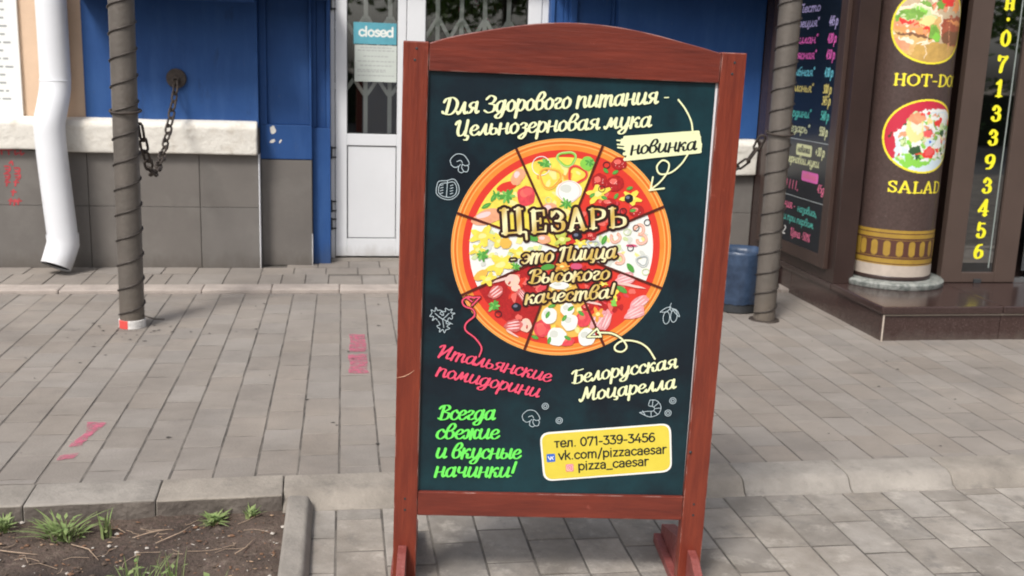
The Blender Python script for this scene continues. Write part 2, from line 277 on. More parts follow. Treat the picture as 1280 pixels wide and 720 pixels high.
# ------------------------------------------------------------ lettering: pen strokes -> distance field -> clean outline mesh
class Field:
    def __init__(s, x0, x1, y0, y1, h):
        s.h = h; s.x0 = x0; s.y0 = y0; s.nx = int((x1 - x0) / h) + 2; s.ny = int((y1 - y0) / h) + 2
        s.d = np.full((s.ny, s.nx), 9.0, np.float32)
    def seg(s, a, b, ra, rb, pad):
        h = s.h; r = max(ra, rb) + pad
        i0 = max(0, int((min(a[0], b[0]) - r - s.x0) / h)); i1 = min(s.nx, int((max(a[0], b[0]) + r - s.x0) / h) + 2)
        j0 = max(0, int((min(a[1], b[1]) - r - s.y0) / h)); j1 = min(s.ny, int((max(a[1], b[1]) + r - s.y0) / h) + 2)
        if i0 >= i1 or j0 >= j1: return
        X = s.x0 + np.arange(i0, i1) * h - a[0]; Y = (s.y0 + np.arange(j0, j1) * h - a[1])[:, None]
        dx = b[0] - a[0]; dy = b[1] - a[1]; L2 = dx * dx + dy * dy + 1e-12
        t = np.clip((X * dx + Y * dy) / L2, 0, 1)
        d = np.sqrt((X - t * dx) ** 2 + (Y - t * dy) ** 2) - (ra + (rb - ra) * t)
        w_ = s.d[j0:j1, i0:i1]; np.minimum(w_, d, out=w_)
    def stroke(s, P, rad, pad):
        """P list of xy, rad function of segment direction or a number or a list"""
        n = len(P)
        if callable(rad):
            rr = [rad(P[i + 1][0] - P[i][0], P[i + 1][1] - P[i][1]) for i in range(n - 1)]
            rr = [rr[0]] + [(rr[i] + rr[i + 1]) / 2 for i in range(n - 2)] + [rr[-1]]
        elif isinstance(rad, (list, tuple)): rr = rad
        else: rr = [rad] * n
        for i in range(n - 1): s.seg(P[i], P[i + 1], rr[i], rr[i + 1], pad)
    def mesh(s, level, mb, fn, mi=0):
        D = s.d - level; ins = D < 0; h = s.h
        c = ins[:-1, :-1].astype(int) + ins[:-1, 1:] + ins[1:, 1:] + ins[1:, :-1]
        vs = []; fs = []
        for j in range(c.shape[0]):
            row = c[j]
            if not row.any(): continue
            full = np.flatnonzero(row == 4)
            if len(full):
                br = np.flatnonzero(np.diff(full) > 1); st = np.r_[full[0], full[br + 1]]; en = np.r_[full[br], full[-1]]
                for a, b in zip(st, en):
                    a0 = int(a)
                    while a0 <= b:
                        b0 = min(int(b), a0 + 11); o = len(vs)
                        x0 = s.x0 + a0 * h; x1 = s.x0 + (b0 + 1) * h; y0 = s.y0 + j * h
                        vs += [(x0, y0), (x1, y0), (x1, y0 + h), (x0, y0 + h)]; fs.append((o, o + 1, o + 2, o + 3)); a0 = b0 + 1
            for i in np.flatnonzero((row > 0) & (row < 4)):
                i = int(i); cs = ((i, j), (i + 1, j), (i + 1, j + 1), (i, j + 1)); poly = []
                for q in range(4):
                    A = cs[q]; B = cs[(q + 1) % 4]; da = float(D[A[1], A[0]]); db = float(D[B[1], B[0]])
                    if da < 0: poly.append((s.x0 + A[0] * h, s.y0 + A[1] * h))
                    if (da < 0) != (db < 0):
                        t = da / (da - db); t = min(.98, max(.02, t)); poly.append((s.x0 + (A[0] + (B[0] - A[0]) * t) * h, s.y0 + (A[1] + (B[1] - A[1]) * t) * h))
                if len(poly) > 2: o = len(vs); vs += poly; fs.append(tuple(range(o, o + len(poly))))
        mb.add([fn(x, y) for x, y in vs], fs, mi)

A_BOWL = [(.78, .82), (.5, 1.02), (.17, .75), (.12, .28), (.36, -.02), (.66, .25), (.78, .82)]
STEMR = lambda x: [(x, 1.0), (x - .03, .3), (x + .08, .0), (x + .26, .14)]
SCRIPT = {
'а': (1.02, [A_BOWL, STEMR(.82)]),
'в': (.9, [[(.3, .85), (.62, 1.0), (.8, 1.35), (.62, 1.66), (.36, 1.5), (.15, .9), (.13, .3), (.38, -.02), (.72, .2), (.76, .62), (.52, .88), (.34, .82)]]),
'г': (.76, [[(.12, .82), (.32, 1.0), (.58, .88), (.5, .62), (.24, .4), (.28, .08), (.55, 0), (.8, .16)]]),
'д': (1.02, [A_BOWL, [(.82, 1.0), (.78, .1), (.62, -.48), (.32, -.62), (.12, -.42), (.4, -.14), (.98, .2)]]),
'е': (.82, [[(.14, .46), (.5, .52), (.7, .78), (.46, 1.02), (.17, .72), (.13, .28), (.38, -.01), (.64, .05), (.86, .3)]]),
'ж': (1.3, [[(.06, .85), (.24, 1.0), (.4, .75), (.36, .2), (.18, 0), (.02, .12)], [(.68, 1.02), (.65, -.02)], [(1.28, .9), (1.1, 1.), (.95, .75), (.97, .2), (1.13, 0), (1.32, .14)], [(.38, .52), (.96, .52)]]),
'з': (.8, [[(.12, .84), (.36, 1.02), (.64, .84), (.52, .58), (.32, .52)], [(.34, .52), (.66, .36), (.64, -.2), (.38, -.6), (.12, -.42), (.4, -.12), (.86, .16)]]),
'и': (1.06, [[(.2, 1.0), (.15, .3), (.34, -.02), (.6, .16), (.8, .6)], STEMR(.84)]),
'к': (.95, [[(.18, 1.02), (.14, -.02)], [(.8, .9), (.62, 1.0), (.24, .52)], [(.3, .54), (.6, .44), (.64, .1), (.82, -.01), (1.0, .14)]]),
'л': (.92, [[(.0, .16), (.14, 0), (.34, .35), (.58, 1.0)], [(.6, 1.0), (.62, .3), (.74, 0), (.94, .14)]]),
'м': (1.28, [[(.0, .16), (.13, 0), (.3, .35), (.46, 1.0)], [(.48, 1.0), (.58, .25)], [(.6, .25), (.94, 1.0)], [(.97, 1.0), (.97, .3), (1.1, 0), (1.3, .14)]]),
'н': (1.04, [[(.18, 1.02), (.14, -.02)], [(.16, .46), (.8, .56)], STEMR(.82)]),
'о': (.86, [[(.46, 1.02), (.16, .75), (.13, .26), (.4, -.02), (.72, .26), (.74, .74), (.46, 1.02)]]),
'п': (1.04, [[(.18, 1.02), (.14, -.02)], [(.17, .55), (.45, .98), (.76, .92), (.78, .35), (.88, .0), (1.06, .14)]]),
'р': (.92, [[(.2, 1.02), (.12, -.62)], [(.2, .62), (.48, 1.02), (.8, .78), (.77, .28), (.48, -.02), (.2, .2)]]),
'с': (.8, [[(.7, .78), (.5, 1.02), (.19, .75), (.14, .28), (.4, -.01), (.66, .06), (.86, .3)]]),
'т': (1.42, [[(.18, 1.02), (.14, -.02)], [(.17, .55), (.4, .98), (.62, .92), (.62, -.02)], [(.64, .55), (.88, .98), (1.12, .92), (1.13, .35), (1.23, .0), (1.42, .14)]]),
'у': (1.0, [[(.2, 1.0), (.17, .38), (.36, .0), (.62, .2), (.8, .6)], [(.84, 1.0), (.78, .1), (.62, -.48), (.32, -.62), (.12, -.42), (.4, -.14), (.96, .2)]]),
'ц': (1.12, [[(.2, 1.0), (.15, .3), (.34, -.02), (.6, .16), (.8, .6)], [(.84, 1.0), (.81, .2), (.92, .0), (1.12, -.06), (1.06, -.36), (.84, -.34)]]),
'ч': (1.04, [[(.2, 1.0), (.19, .6), (.42, .42), (.78, .6)], STEMR(.82)]),
'ы': (1.2, [[(.2, 1.0), (.14, .28), (.36, -.02), (.66, .14), (.64, .5), (.36, .6), (.18, .46)], STEMR(1.0)]),
'ь': (.84, [[(.2, 1.0), (.14, .28), (.38, -.02), (.7, .14), (.68, .5), (.4, .62), (.18, .46)]]),
'э': (.88, [[(.14, .82), (.42, 1.02), (.74, .74), (.72, .26), (.4, -.02), (.12, .16)], [(.34, .5), (.72, .5)]]),
'я': (1.02, [[(.8, .96), (.44, 1.02), (.2, .76), (.4, .48), (.78, .48)], STEMR(.82), [(.52, .48), (.3, .08), (.04, .0)]]),
'!': (.5, [[(.34, 1.62), (.28, 1.0), (.24, .5)], [(.2, .08), (.21, .08), (.22, .08)]]),
'-': (.6, [[(.1, .5), (.5, .5)]]), '.': (.4, [[(.15, .06), (.17, .06)]]), ',': (.4, [[(.18, .08), (.1, -.2)]]),
'"': (.5, [[(.15, 1.6), (.12, 1.3)], [(.35, 1.6), (.32, 1.3)]]),
'Д': (1.42, [[(.58, 1.46), (.5, .7), (.4, .08)], [(.08, 1.2), (.3, 1.5), (.9, 1.56), (1.32, 1.1), (1.22, .4), (.8, -.02), (.22, .1), (.04, .26)]]),
'З': (1.08, [[(.14, 1.25), (.5, 1.58), (.94, 1.32), (.78, .92), (.42, .82)], [(.44, .82), (.98, .62), (.92, .12), (.48, -.04), (.08, .18)]]),
'Ц': (1.4, [[(.06, 1.2), (.2, 1.46), (.4, 1.45), (.32, .5), (.5, .0), (.85, .12), (1.02, .5)], [(1.12, 1.52), (1.04, .3), (1.06, .0), (1.3, -.08), (1.22, -.46), (.96, -.44)]]),
'П': (1.34, [[(.05, 1.25), (.25, 1.5), (.7, 1.46), (1.2, 1.54)], [(.44, 1.48), (.38, .6), (.3, -.02)], [(1.06, 1.5), (.98, .3), (1.08, .0), (1.3, .14)]]),
'В': (1.18, [[(.46, 1.46), (.36, .06)], [(.06, 1.2), (.3, 1.5), (.85, 1.54), (1.0, 1.18), (.5, .84)], [(.5, .84), (1.04, .66), (.98, .14), (.5, -.04), (.1, .14)]]),
'И': (1.42, [[(.06, 1.25), (.25, 1.5), (.44, 1.42), (.34, -.02)], [(.36, .1), (1.08, 1.42)], [(1.14, 1.52), (1.06, .3), (1.18, .0), (1.4, .14)]]),
'Б': (1.2, [[(.46, 1.46), (.36, .06)], [(.06, 1.2), (.3, 1.5), (.7, 1.48), (1.12, 1.56)], [(.44, .84), (.98, .84), (1.04, .2), (.6, -.04), (.12, .12)]]),
'М': (1.66, [[(.0, .2), (.16, 0), (.36, .5), (.56, 1.5)], [(.58, 1.52), (.78, .35)], [(.8, .35), (1.3, 1.5)], [(1.34, 1.52), (1.3, .3), (1.42, .0), (1.64, .14)]]),
'Г': (1.1, [[(.46, 1.46), (.34, -.02)], [(.06, 1.2), (.3, 1.5), (.7, 1.48), (1.1, 1.56)]]),
'Р': (1.15, [[(.46, 1.46), (.34, -.02)], [(.06, 1.2), (.3, 1.5), (.9, 1.54), (1.06, 1.1), (.8, .75), (.42, .7)]]),
'Ф': (1.3, [[(.7, 1.6), (.58, -.05)], [(.62, 1.4), (.2, 1.2), (.2, .6), (.6, .4), (1.1, .7), (1.1, 1.2), (.66, 1.4)]]),
'%': (1.5, [[(.35, 1.45), (.12, 1.2), (.3, .85), (.55, 1.1), (.35, 1.45)], [(1.2, 1.5), (.3, 0)], [(1.15, .65), (.95, .4), (1.1, .02), (1.35, .3), (1.15, .65)]]),
'+': (.9, [[(.1, .6), (.8, .6)], [(.45, .95), (.45, .25)]]), ' ': (.5, []),
'б': (.9, [[(.8, 1.62), (.4, 1.45), (.14, .9), (.13, .3), (.4, -.02), (.72, .3), (.62, .85), (.2, .7)]]),
}
OV = lambda x0, x1, y0, y1: [((x0 + x1) / 2, y1), (x0 + (x1 - x0) * .1, y0 + (y1 - y0) * .8), (x0, (y0 + y1) / 2), (x0 + (x1 - x0) * .1, y0 + (y1 - y0) * .2), ((x0 + x1) / 2, y0), (x1 - (x1 - x0) * .1, y0 + (y1 - y0) * .2), (x1, (y0 + y1) / 2), (x1 - (x1 - x0) * .1, y0 + (y1 - y0) * .8), ((x0 + x1) / 2, y1)]
# roman (serif) shapes, cap height 1, 'L' prefix entry = straight polyline
ROMAN = {
'0': (.72, [OV(.12, .6, .04, .96)]),
'1': (.6, [('L', [(.32, .96), (.32, .04)]), ('L', [(.12, .8), (.3, .95)]), ('L', [(.12, .03), (.52, .03)])]),
'2': (.7, [[(.14, .72), (.35, .97), (.58, .72), (.4, .4), (.12, .06)], ('L', [(.12, .06), (.6, .06)])]),
'3': (.7, [[(.14, .76), (.32, .97), (.55, .76), (.46, .56), (.28, .52)], [(.3, .52), (.56, .42), (.56, .14), (.32, .02), (.1, .18)], ('D', (.17, .78)), ('D', (.16, .2))]),
'4': (.76, [('L', [(.46, .97), (.06, .3)]), ('L', [(.06, .28), (.68, .28)]), ('L', [(.48, .97), (.48, .03)]), ('L', [(.34, .03), (.62, .03)])]),
'5': (.7, [('L', [(.2, .94), (.56, .94)]), ('L', [(.18, .94), (.16, .56)]), [(.16, .54), (.38, .62), (.58, .4), (.5, .1), (.28, .02), (.1, .16)], ('D', (.16, .18))]),
'6': (.7, [[(.54, .92), (.3, .85), (.14, .5), (.16, .16), (.34, .02), (.58, .18), (.56, .46), (.36, .56), (.16, .4)]]),
'7': (.7, [('L', [(.12, .93), (.6, .93)]), [(.6, .92), (.36, .5), (.28, .04)], ('L', [(.11, .93), (.11, .76)])]),
'8': (.7, [OV(.16, .54, .53, .97), OV(.12, .58, .03, .52)]),
'9': (.7, [[(.16, .08), (.42, .15), (.58, .5), (.56, .84), (.36, .97), (.12, .82), (.14, .54), (.34, .44), (.56, .6)]]),
'.': (.4, [('D', (.2, .4))]), '-': (.5, [('L', [(.08, .42), (.42, .42)])]),
'н': (.8, [('L', [(.2, .66), (.2, .03)]), ('L', [(.58, .66), (.58, .03)]), ('L', [(.2, .36), (.58, .36)]), ('L', [(.08, .03), (.32, .03)]), ('L', [(.46, .03), (.7, .03)])]),
'H': (.95, [('L', [(.2, .97), (.2, .03)]), ('L', [(.74, .97), (.74, .03)]), ('L', [(.2, .5), (.74, .5)])] + [('L', [(a, b), (a + .26, b)]) for a in (.07, .61) for b in (.03, .97)]),
'O': (.95, [OV(.1, .84, .02, .98)]),
'T': (.85, [('L', [(.42, .97), (.42, .03)]), ('L', [(.06, .97), (.78, .97)]), ('S', [(.06, .97), (.06, .76)]), ('S', [(.78, .97), (.78, .76)]), ('L', [(.28, .03), (.56, .03)])]),
'D': (.92, [('L', [(.22, .97), (.22, .03)]), [(.08, .97), (.5, .97), (.8, .72), (.8, .28), (.5, .03), (.08, .03)]]),
'G': (.95, [[(.74, .78), (.5, .98), (.18, .8), (.1, .5), (.18, .2), (.48, .02), (.74, .2)], ('L', [(.74, .42), (.74, .08)]), ('L', [(.58, .42), (.86, .42)])]),
'S': (.72, [[(.58, .78), (.38, .98), (.14, .84), (.2, .6), (.5, .42), (.58, .18), (.36, .02), (.1, .2)], ('S', [(.1, .3), (.1, .04)]), ('S', [(.59, .96), (.59, .7)])]),
'A': (.95, [('L', [(.42, .98), (.14, .03)]), ('L', [(.46, .98), (.78, .03)], 1), ('L', [(.24, .33), (.66, .33)]), ('L', [(.02, .03), (.28, .03)]), ('L', [(.62, .03), (.92, .03)])]),
'L': (.8, [('L', [(.22, .97), (.22, .03)]), ('L', [(.08, .97), (.38, .97)]), ('L', [(.08, .03), (.7, .03)]), ('S', [(.7, .03), (.72, .28)])]),
'Ц': (1.0, [('L', [(.2, .97), (.2, .05)]), ('L', [(.72, .97), (.72, .05)]), ('L', [(.08, .05), (.9, .05)]), ('S', [(.88, .05), (.95, .03), (.96, -.24)])] + [('L', [(a, .97), (a + .28, .97)]) for a in (.06, .58)]),
'Е': (.9, [('L', [(.2, .97), (.2, .04)]), ('L', [(.06, .97), (.76, .97)]), ('S', [(.76, .97), (.78, .76)]), ('L', [(.06, .04), (.8, .04)]), ('S', [(.8, .04), (.84, .28)]), ('L', [(.2, .52), (.56, .52)]), ('S', [(.56, .62), (.56, .42)])]),
'З': (.86, [[(.14, .8), (.4, .99), (.72, .76), (.58, .56), (.32, .52)], [(.34, .52), (.76, .42), (.74, .12), (.4, .01), (.12, .16)], ('S', [(.13, .96), (.12, .74)]), ('S', [(.1, .28), (.11, .06)])]),
'А': (1.0, [('L', [(.46, .98), (.16, .04)]), ('L', [(.48, .98), (.82, .04)], 1), ('L', [(.26, .34), (.68, .34)]), ('L', [(.02, .04), (.32, .04)]), ('L', [(.64, .04), (.98, .04)])]),
'Р': (.9, [('L', [(.22, .97), (.22, .04)]), [(.06, .97), (.5, .97), (.78, .84), (.76, .58), (.5, .46), (.24, .46)], ('L', [(.06, .04), (.4, .04)])]),
'Ь': (.9, [('L', [(.22, .97), (.22, .04)]), ('L', [(.06, .97), (.38, .97)]), [(.24, .54), (.54, .54), (.8, .42), (.8, .16), (.52, .04), (.06, .04)]]),
}
SANS = {
'т': (.85, [('L', [(.05, .94), (.75, .94)]), ('L', [(.4, .94), (.4, 0)])]), 'е': (.95, [[(.1, .5), (.82, .52), (.7, .9), (.45, 1.), (.14, .8), (.08, .5), (.18, .12), (.5, 0), (.8, .16)]]),
'л': (.95, [[(.0, .03), (.14, .08), (.2, .45), (.22, .94)], ('L', [(.22, .94), (.76, .94), (.76, 0)])]), '.': (.45, [('L', [(.2, .03), (.21, .03)])]), ' ': (.45, []), '-': (.65, [('L', [(.1, .5), (.52, .5)])]), '_': (.85, [('L', [(.0, -.22), (.8, -.22)])]),
'/': (.7, [('L', [(.05, -.2), (.6, 1.55)])]),
'0': (1.05, [OV(.1, .9, 0, 1.38)]), '1': (.65, [('L', [(.1, 1.2), (.4, 1.38), (.4, 0)])]), '3': (.95, [('L', [(.1, 1.35), (.78, 1.35), (.4, .85)]), [(.4, .85), (.8, .66), (.8, .18), (.42, 0), (.06, .14)]]), '4': (1.05, [('L', [(.62, 1.38), (.08, .38), (.98, .38)]), ('L', [(.72, .75), (.72, 0)])]),
'5': (.98, [('L', [(.8, 1.35), (.2, 1.35), (.16, .8)]), [(.16, .8), (.55, .84), (.84, .6), (.78, .16), (.4, 0), (.06, .14)]]), '6': (1.0, [[(.78, 1.28), (.42, 1.36), (.14, .95), (.1, .4), (.3, .03), (.7, .05), (.88, .42), (.66, .78), (.32, .76), (.12, .45)]]), '7': (.92, [('L', [(.06, 1.12), (.08, 1.35), (.84, 1.35), (.32, 0)])]), '9': (1.0, [[(.18, .08), (.55, .02), (.84, .45), (.86, 1.), (.66, 1.34), (.28, 1.32), (.08, .96), (.28, .6), (.64, .6), (.84, .9)]]),
'v': (.85, [('L', [(.03, 1.), (.4, .02), (.78, 1.)])]), 'k': (.88, [('L', [(.12, 1.5), (.12, 0)]), ('L', [(.75, 1.), (.14, .42)]), ('L', [(.36, .62), (.8, 0)])]), 'c': (.88, [[(.78, .82), (.5, 1.), (.16, .8), (.08, .5), (.16, .2), (.5, 0), (.78, .18)]]), 'o': (1.0, [OV(.08, .86, 0, 1.)]),
'm': (1.5, [('L', [(.12, 1.), (.12, 0)]), [(.12, .6), (.3, .98), (.62, .9), (.68, .5), (.68, 0)], [(.68, .6), (.86, .98), (1.18, .9), (1.26, .5), (1.26, 0)]]), 'p': (1.0, [('L', [(.12, 1.), (.12, -.4)]), OV(.12, .88, 0, 1.)]), 'i': (.42, [('L', [(.16, 1.), (.16, 0)]), ('L', [(.16, 1.38), (.165, 1.38)])]),
'z': (.82, [('L', [(.08, .96), (.68, .96), (.08, .04), (.7, .04)])]), 'a': (.92, [[(.1, .84), (.42, 1.), (.72, .8), (.73, .4)], ('L', [(.73, .6), (.73, 0)]), [(.73, .56), (.3, .56), (.08, .3), (.24, .02), (.6, .06), (.73, .3)]]), 'e': (.95, [[(.1, .5), (.82, .52), (.7, .9), (.45, 1.), (.14, .8), (.08, .5), (.18, .12), (.5, 0), (.8, .16)]]), 's': (.78, [[(.64, .86), (.36, 1.), (.12, .8), (.3, .56), (.56, .44), (.64, .2), (.36, 0), (.06, .12)]]), 'r': (.62, [('L', [(.12, 1.), (.12, 0)]), [(.12, .55), (.28, .92), (.58, .98)]]),
'l': (.42, [('L', [(.16, 1.5), (.16, 0)])]), 'd': (1.0, [('L', [(.84, 1.5), (.84, 0)]), OV(.08, .84, 0, 1.)]),
}
def layout(F, text, a, b, hgt, font, thick, thin, shear, pad=.001, gap=0.0):
    """draw text from point a to point b (baseline), letter height hgt = 1 font unit"""
    adv = sum(font[c][0] for c in text) + gap * (len(text) - 1); a = np.array(a, float); b = np.array(b, float); dv = b - a; L_ = np.hypot(*dv); ex = dv / L_; ey = np.array([-ex[1], ex[0]]); sx = L_ / adv
    x = 0
    rf = lambda dx, dy: hgt * (thin + (thick - thin) * min(1, (abs(dx * ey[0] + dy * ey[1]) / (math.hypot(dx, dy) + 1e-9)) ** 1.6))
    for c in text:
        wd, sts = font[c]
        for st in sts:
            if isinstance(st, tuple) and st[0] == 'D':
                p = a + ex * (x + st[1][0]) * sx + ey * st[1][1] * hgt; F.stroke([p, p + ex * 1e-5], hgt * thick * 1.05, pad); continue
            heavy = False
            if isinstance(st, tuple) and st[0] == 'S':
                q = [a + ex * ((x + p[0]) * sx + shear * p[1] * hgt) + ey * p[1] * hgt for p in st[1]]; F.stroke(q, hgt * thin * 1.25, pad); continue
            if isinstance(st, tuple):
                P = st[1]; heavy = len(st) > 2
                for k in range(len(P) - 1):
                    q = [a + ex * ((x + p[0]) * sx + shear * p[1] * hgt) + ey * p[1] * hgt for p in (P[k], P[k + 1])]
                    F.stroke(q, rf, pad)
                continue
            P = smoothpath(st, 6)
            F.stroke([a + ex * ((x + p[0]) * sx + shear * p[1] * hgt) + ey * p[1] * hgt for p in P], rf, pad)
        x += wd + gap
TEXTS=[('Для Здорового питания -', (-0.3551, 1.3483), (0.2609, 1.4061), 0.0318, 'cream'), ('Цельнозерновая мука', (-0.3211, 1.2923), (0.2154, 1.3396), 0.03, 'cream'), ('новинка', (0.1637, 1.2615), (0.3462, 1.2817), 0.0251, 'ink'), ('- это Пицца', (-0.154, 0.9418), (0.1433, 0.9712), 0.0295, 'gold'), ('Высокого', (-0.1, 0.8886), (0.1293, 0.9087), 0.0286, 'gold'), ('качества!', (-0.1073, 0.8294), (0.1464, 0.856), 0.0277, 'gold'), ('Итальянские', (-0.3536, 0.6685), (-0.0241, 0.6001), 0.0271, 'pink'), ('помидорини', (-0.3531, 0.6114), (-0.054, 0.5534), 0.0274, 'pink'), ('Белорусская', (0.0385, 0.5958), (0.3433, 0.6536), 0.0289, 'cream'), ('Моцарелла', (0.067, 0.5432), (0.3435, 0.5919), 0.0291, 'cream'), ('Всегда', (-0.3437, 0.4779), (-0.1779, 0.4821), 0.0316, 'green'), ('свежие', (-0.3478, 0.4191), (-0.164, 0.4236), 0.0318, 'green'), ('и вкусные', (-0.3462, 0.36), (-0.0984, 0.3632), 0.0321, 'green'), ('начинки!', (-0.3481, 0.3015), (-0.1122, 0.3054), 0.0323, 'green')]
SANS_T=[('тел. 071-339-3456', (0.0016, 0.4003), (0.2975, 0.4265), 0.0188), ('vk.com/pizzacaesar', (0.0165, 0.3619), (0.3335, 0.3902), 0.0184), ('pizza_caesar', (0.076, 0.3307), (0.283, 0.3514), 0.0185)]
PIZZA=(-0.0097, 0.9888)
ANG=[116.8, 71.6, 25.2, -19.3, -63.5, -107.1, -153.0, 162.6]
CES={'Ц': ((-0.1869, 1.0247), (-0.1035, 1.0325), (-0.1899, 1.0957)), 'Е': ((-0.0997, 1.0322), (-0.0503, 1.0369), (-0.1028, 1.0958)), 'З': ((-0.0452, 1.0378), (-0.0014, 1.0419), (-0.0482, 1.096)), 'А': ((0.0028, 1.0421), (0.0615, 1.0477), (-0.0006, 1.103)), 'Р': ((0.0614, 1.0494), (0.1148, 1.0544), (0.058, 1.106)), 'Ь': ((0.1164, 1.0543), (0.1711, 1.0594), (0.1128, 1.1103))}
DR_={'curve1': [(0.2866, 1.4146), (0.3084, 1.3898), (0.3265, 1.3582), (0.3334, 1.3281)], 'curve1b': [(0.3251, 1.2688), (0.3095, 1.2419), (0.2825, 1.2166), (0.2517, 1.211), (0.2413, 1.2304), (0.2555, 1.2486), (0.2739, 1.2405), (0.2714, 1.2162), (0.2534, 1.1889), (0.2304, 1.1681)], 'head1': [[(0.2324, 1.2014), (0.2283, 1.1669)], [(0.2659, 1.1716), (0.2251, 1.1646)]], 'patch': [(0.1364, 1.305), (0.1868, 1.3092), (0.2743, 1.3203), (0.3577, 1.3291), (0.3626, 1.3118), (0.3667, 1.277), (0.3006, 1.269), (0.2127, 1.2568), (0.1469, 1.2488)], 'pink': [(-0.2288, 0.6708), (-0.223, 0.6971), (-0.2421, 0.7248), (-0.2701, 0.7474), (-0.2685, 0.7685), (-0.2468, 0.7902), (-0.2519, 0.8086), (-0.2747, 0.8172), (-0.282, 0.8331), (-0.2667, 0.8452), (-0.2486, 0.8411)], 'pinkh': [[(-0.2711, 0.8427), (-0.233, 0.8451)], [(-0.233, 0.8451), (-0.2546, 0.8201)], [(-0.2711, 0.8427), (-0.255, 0.8317)]], 'c3': [(0.2774, 0.6782), (0.253, 0.7109), (0.2217, 0.7278), (0.1824, 0.7302), (0.1603, 0.7153), (0.1613, 0.7011), (0.18, 0.6969), (0.1929, 0.7115), (0.1774, 0.7348), (0.1465, 0.7505), (0.1074, 0.7517)], 'c3h': [[(0.1044, 0.7634), (0.0785, 0.7378)], [(0.0785, 0.7378), (0.1173, 0.7402)], [(0.1044, 0.7634), (0.1173, 0.7402)]], 'card': [(-0.0446, 0.4442), (0.3396, 0.4841), (0.3548, 0.3317), (-0.0248, 0.2925)], 'vk': (-0.0072, 0.3671), 'ig': (0.0497, 0.3374), 'dood': {'mush': [(-0.3025, 1.2183), (-0.0716, 0.4872)], 'tom': (-0.334, 1.146), 'leaf': (-0.3386, 0.778), 'olive': (0.312, 0.8144), 'shrimp': (0.2782, 0.528), 'rings': [(-0.0318, 0.5261), (0.0111, 0.4832), (0.3396, 0.5528), (0.3285, 0.5146)]}}
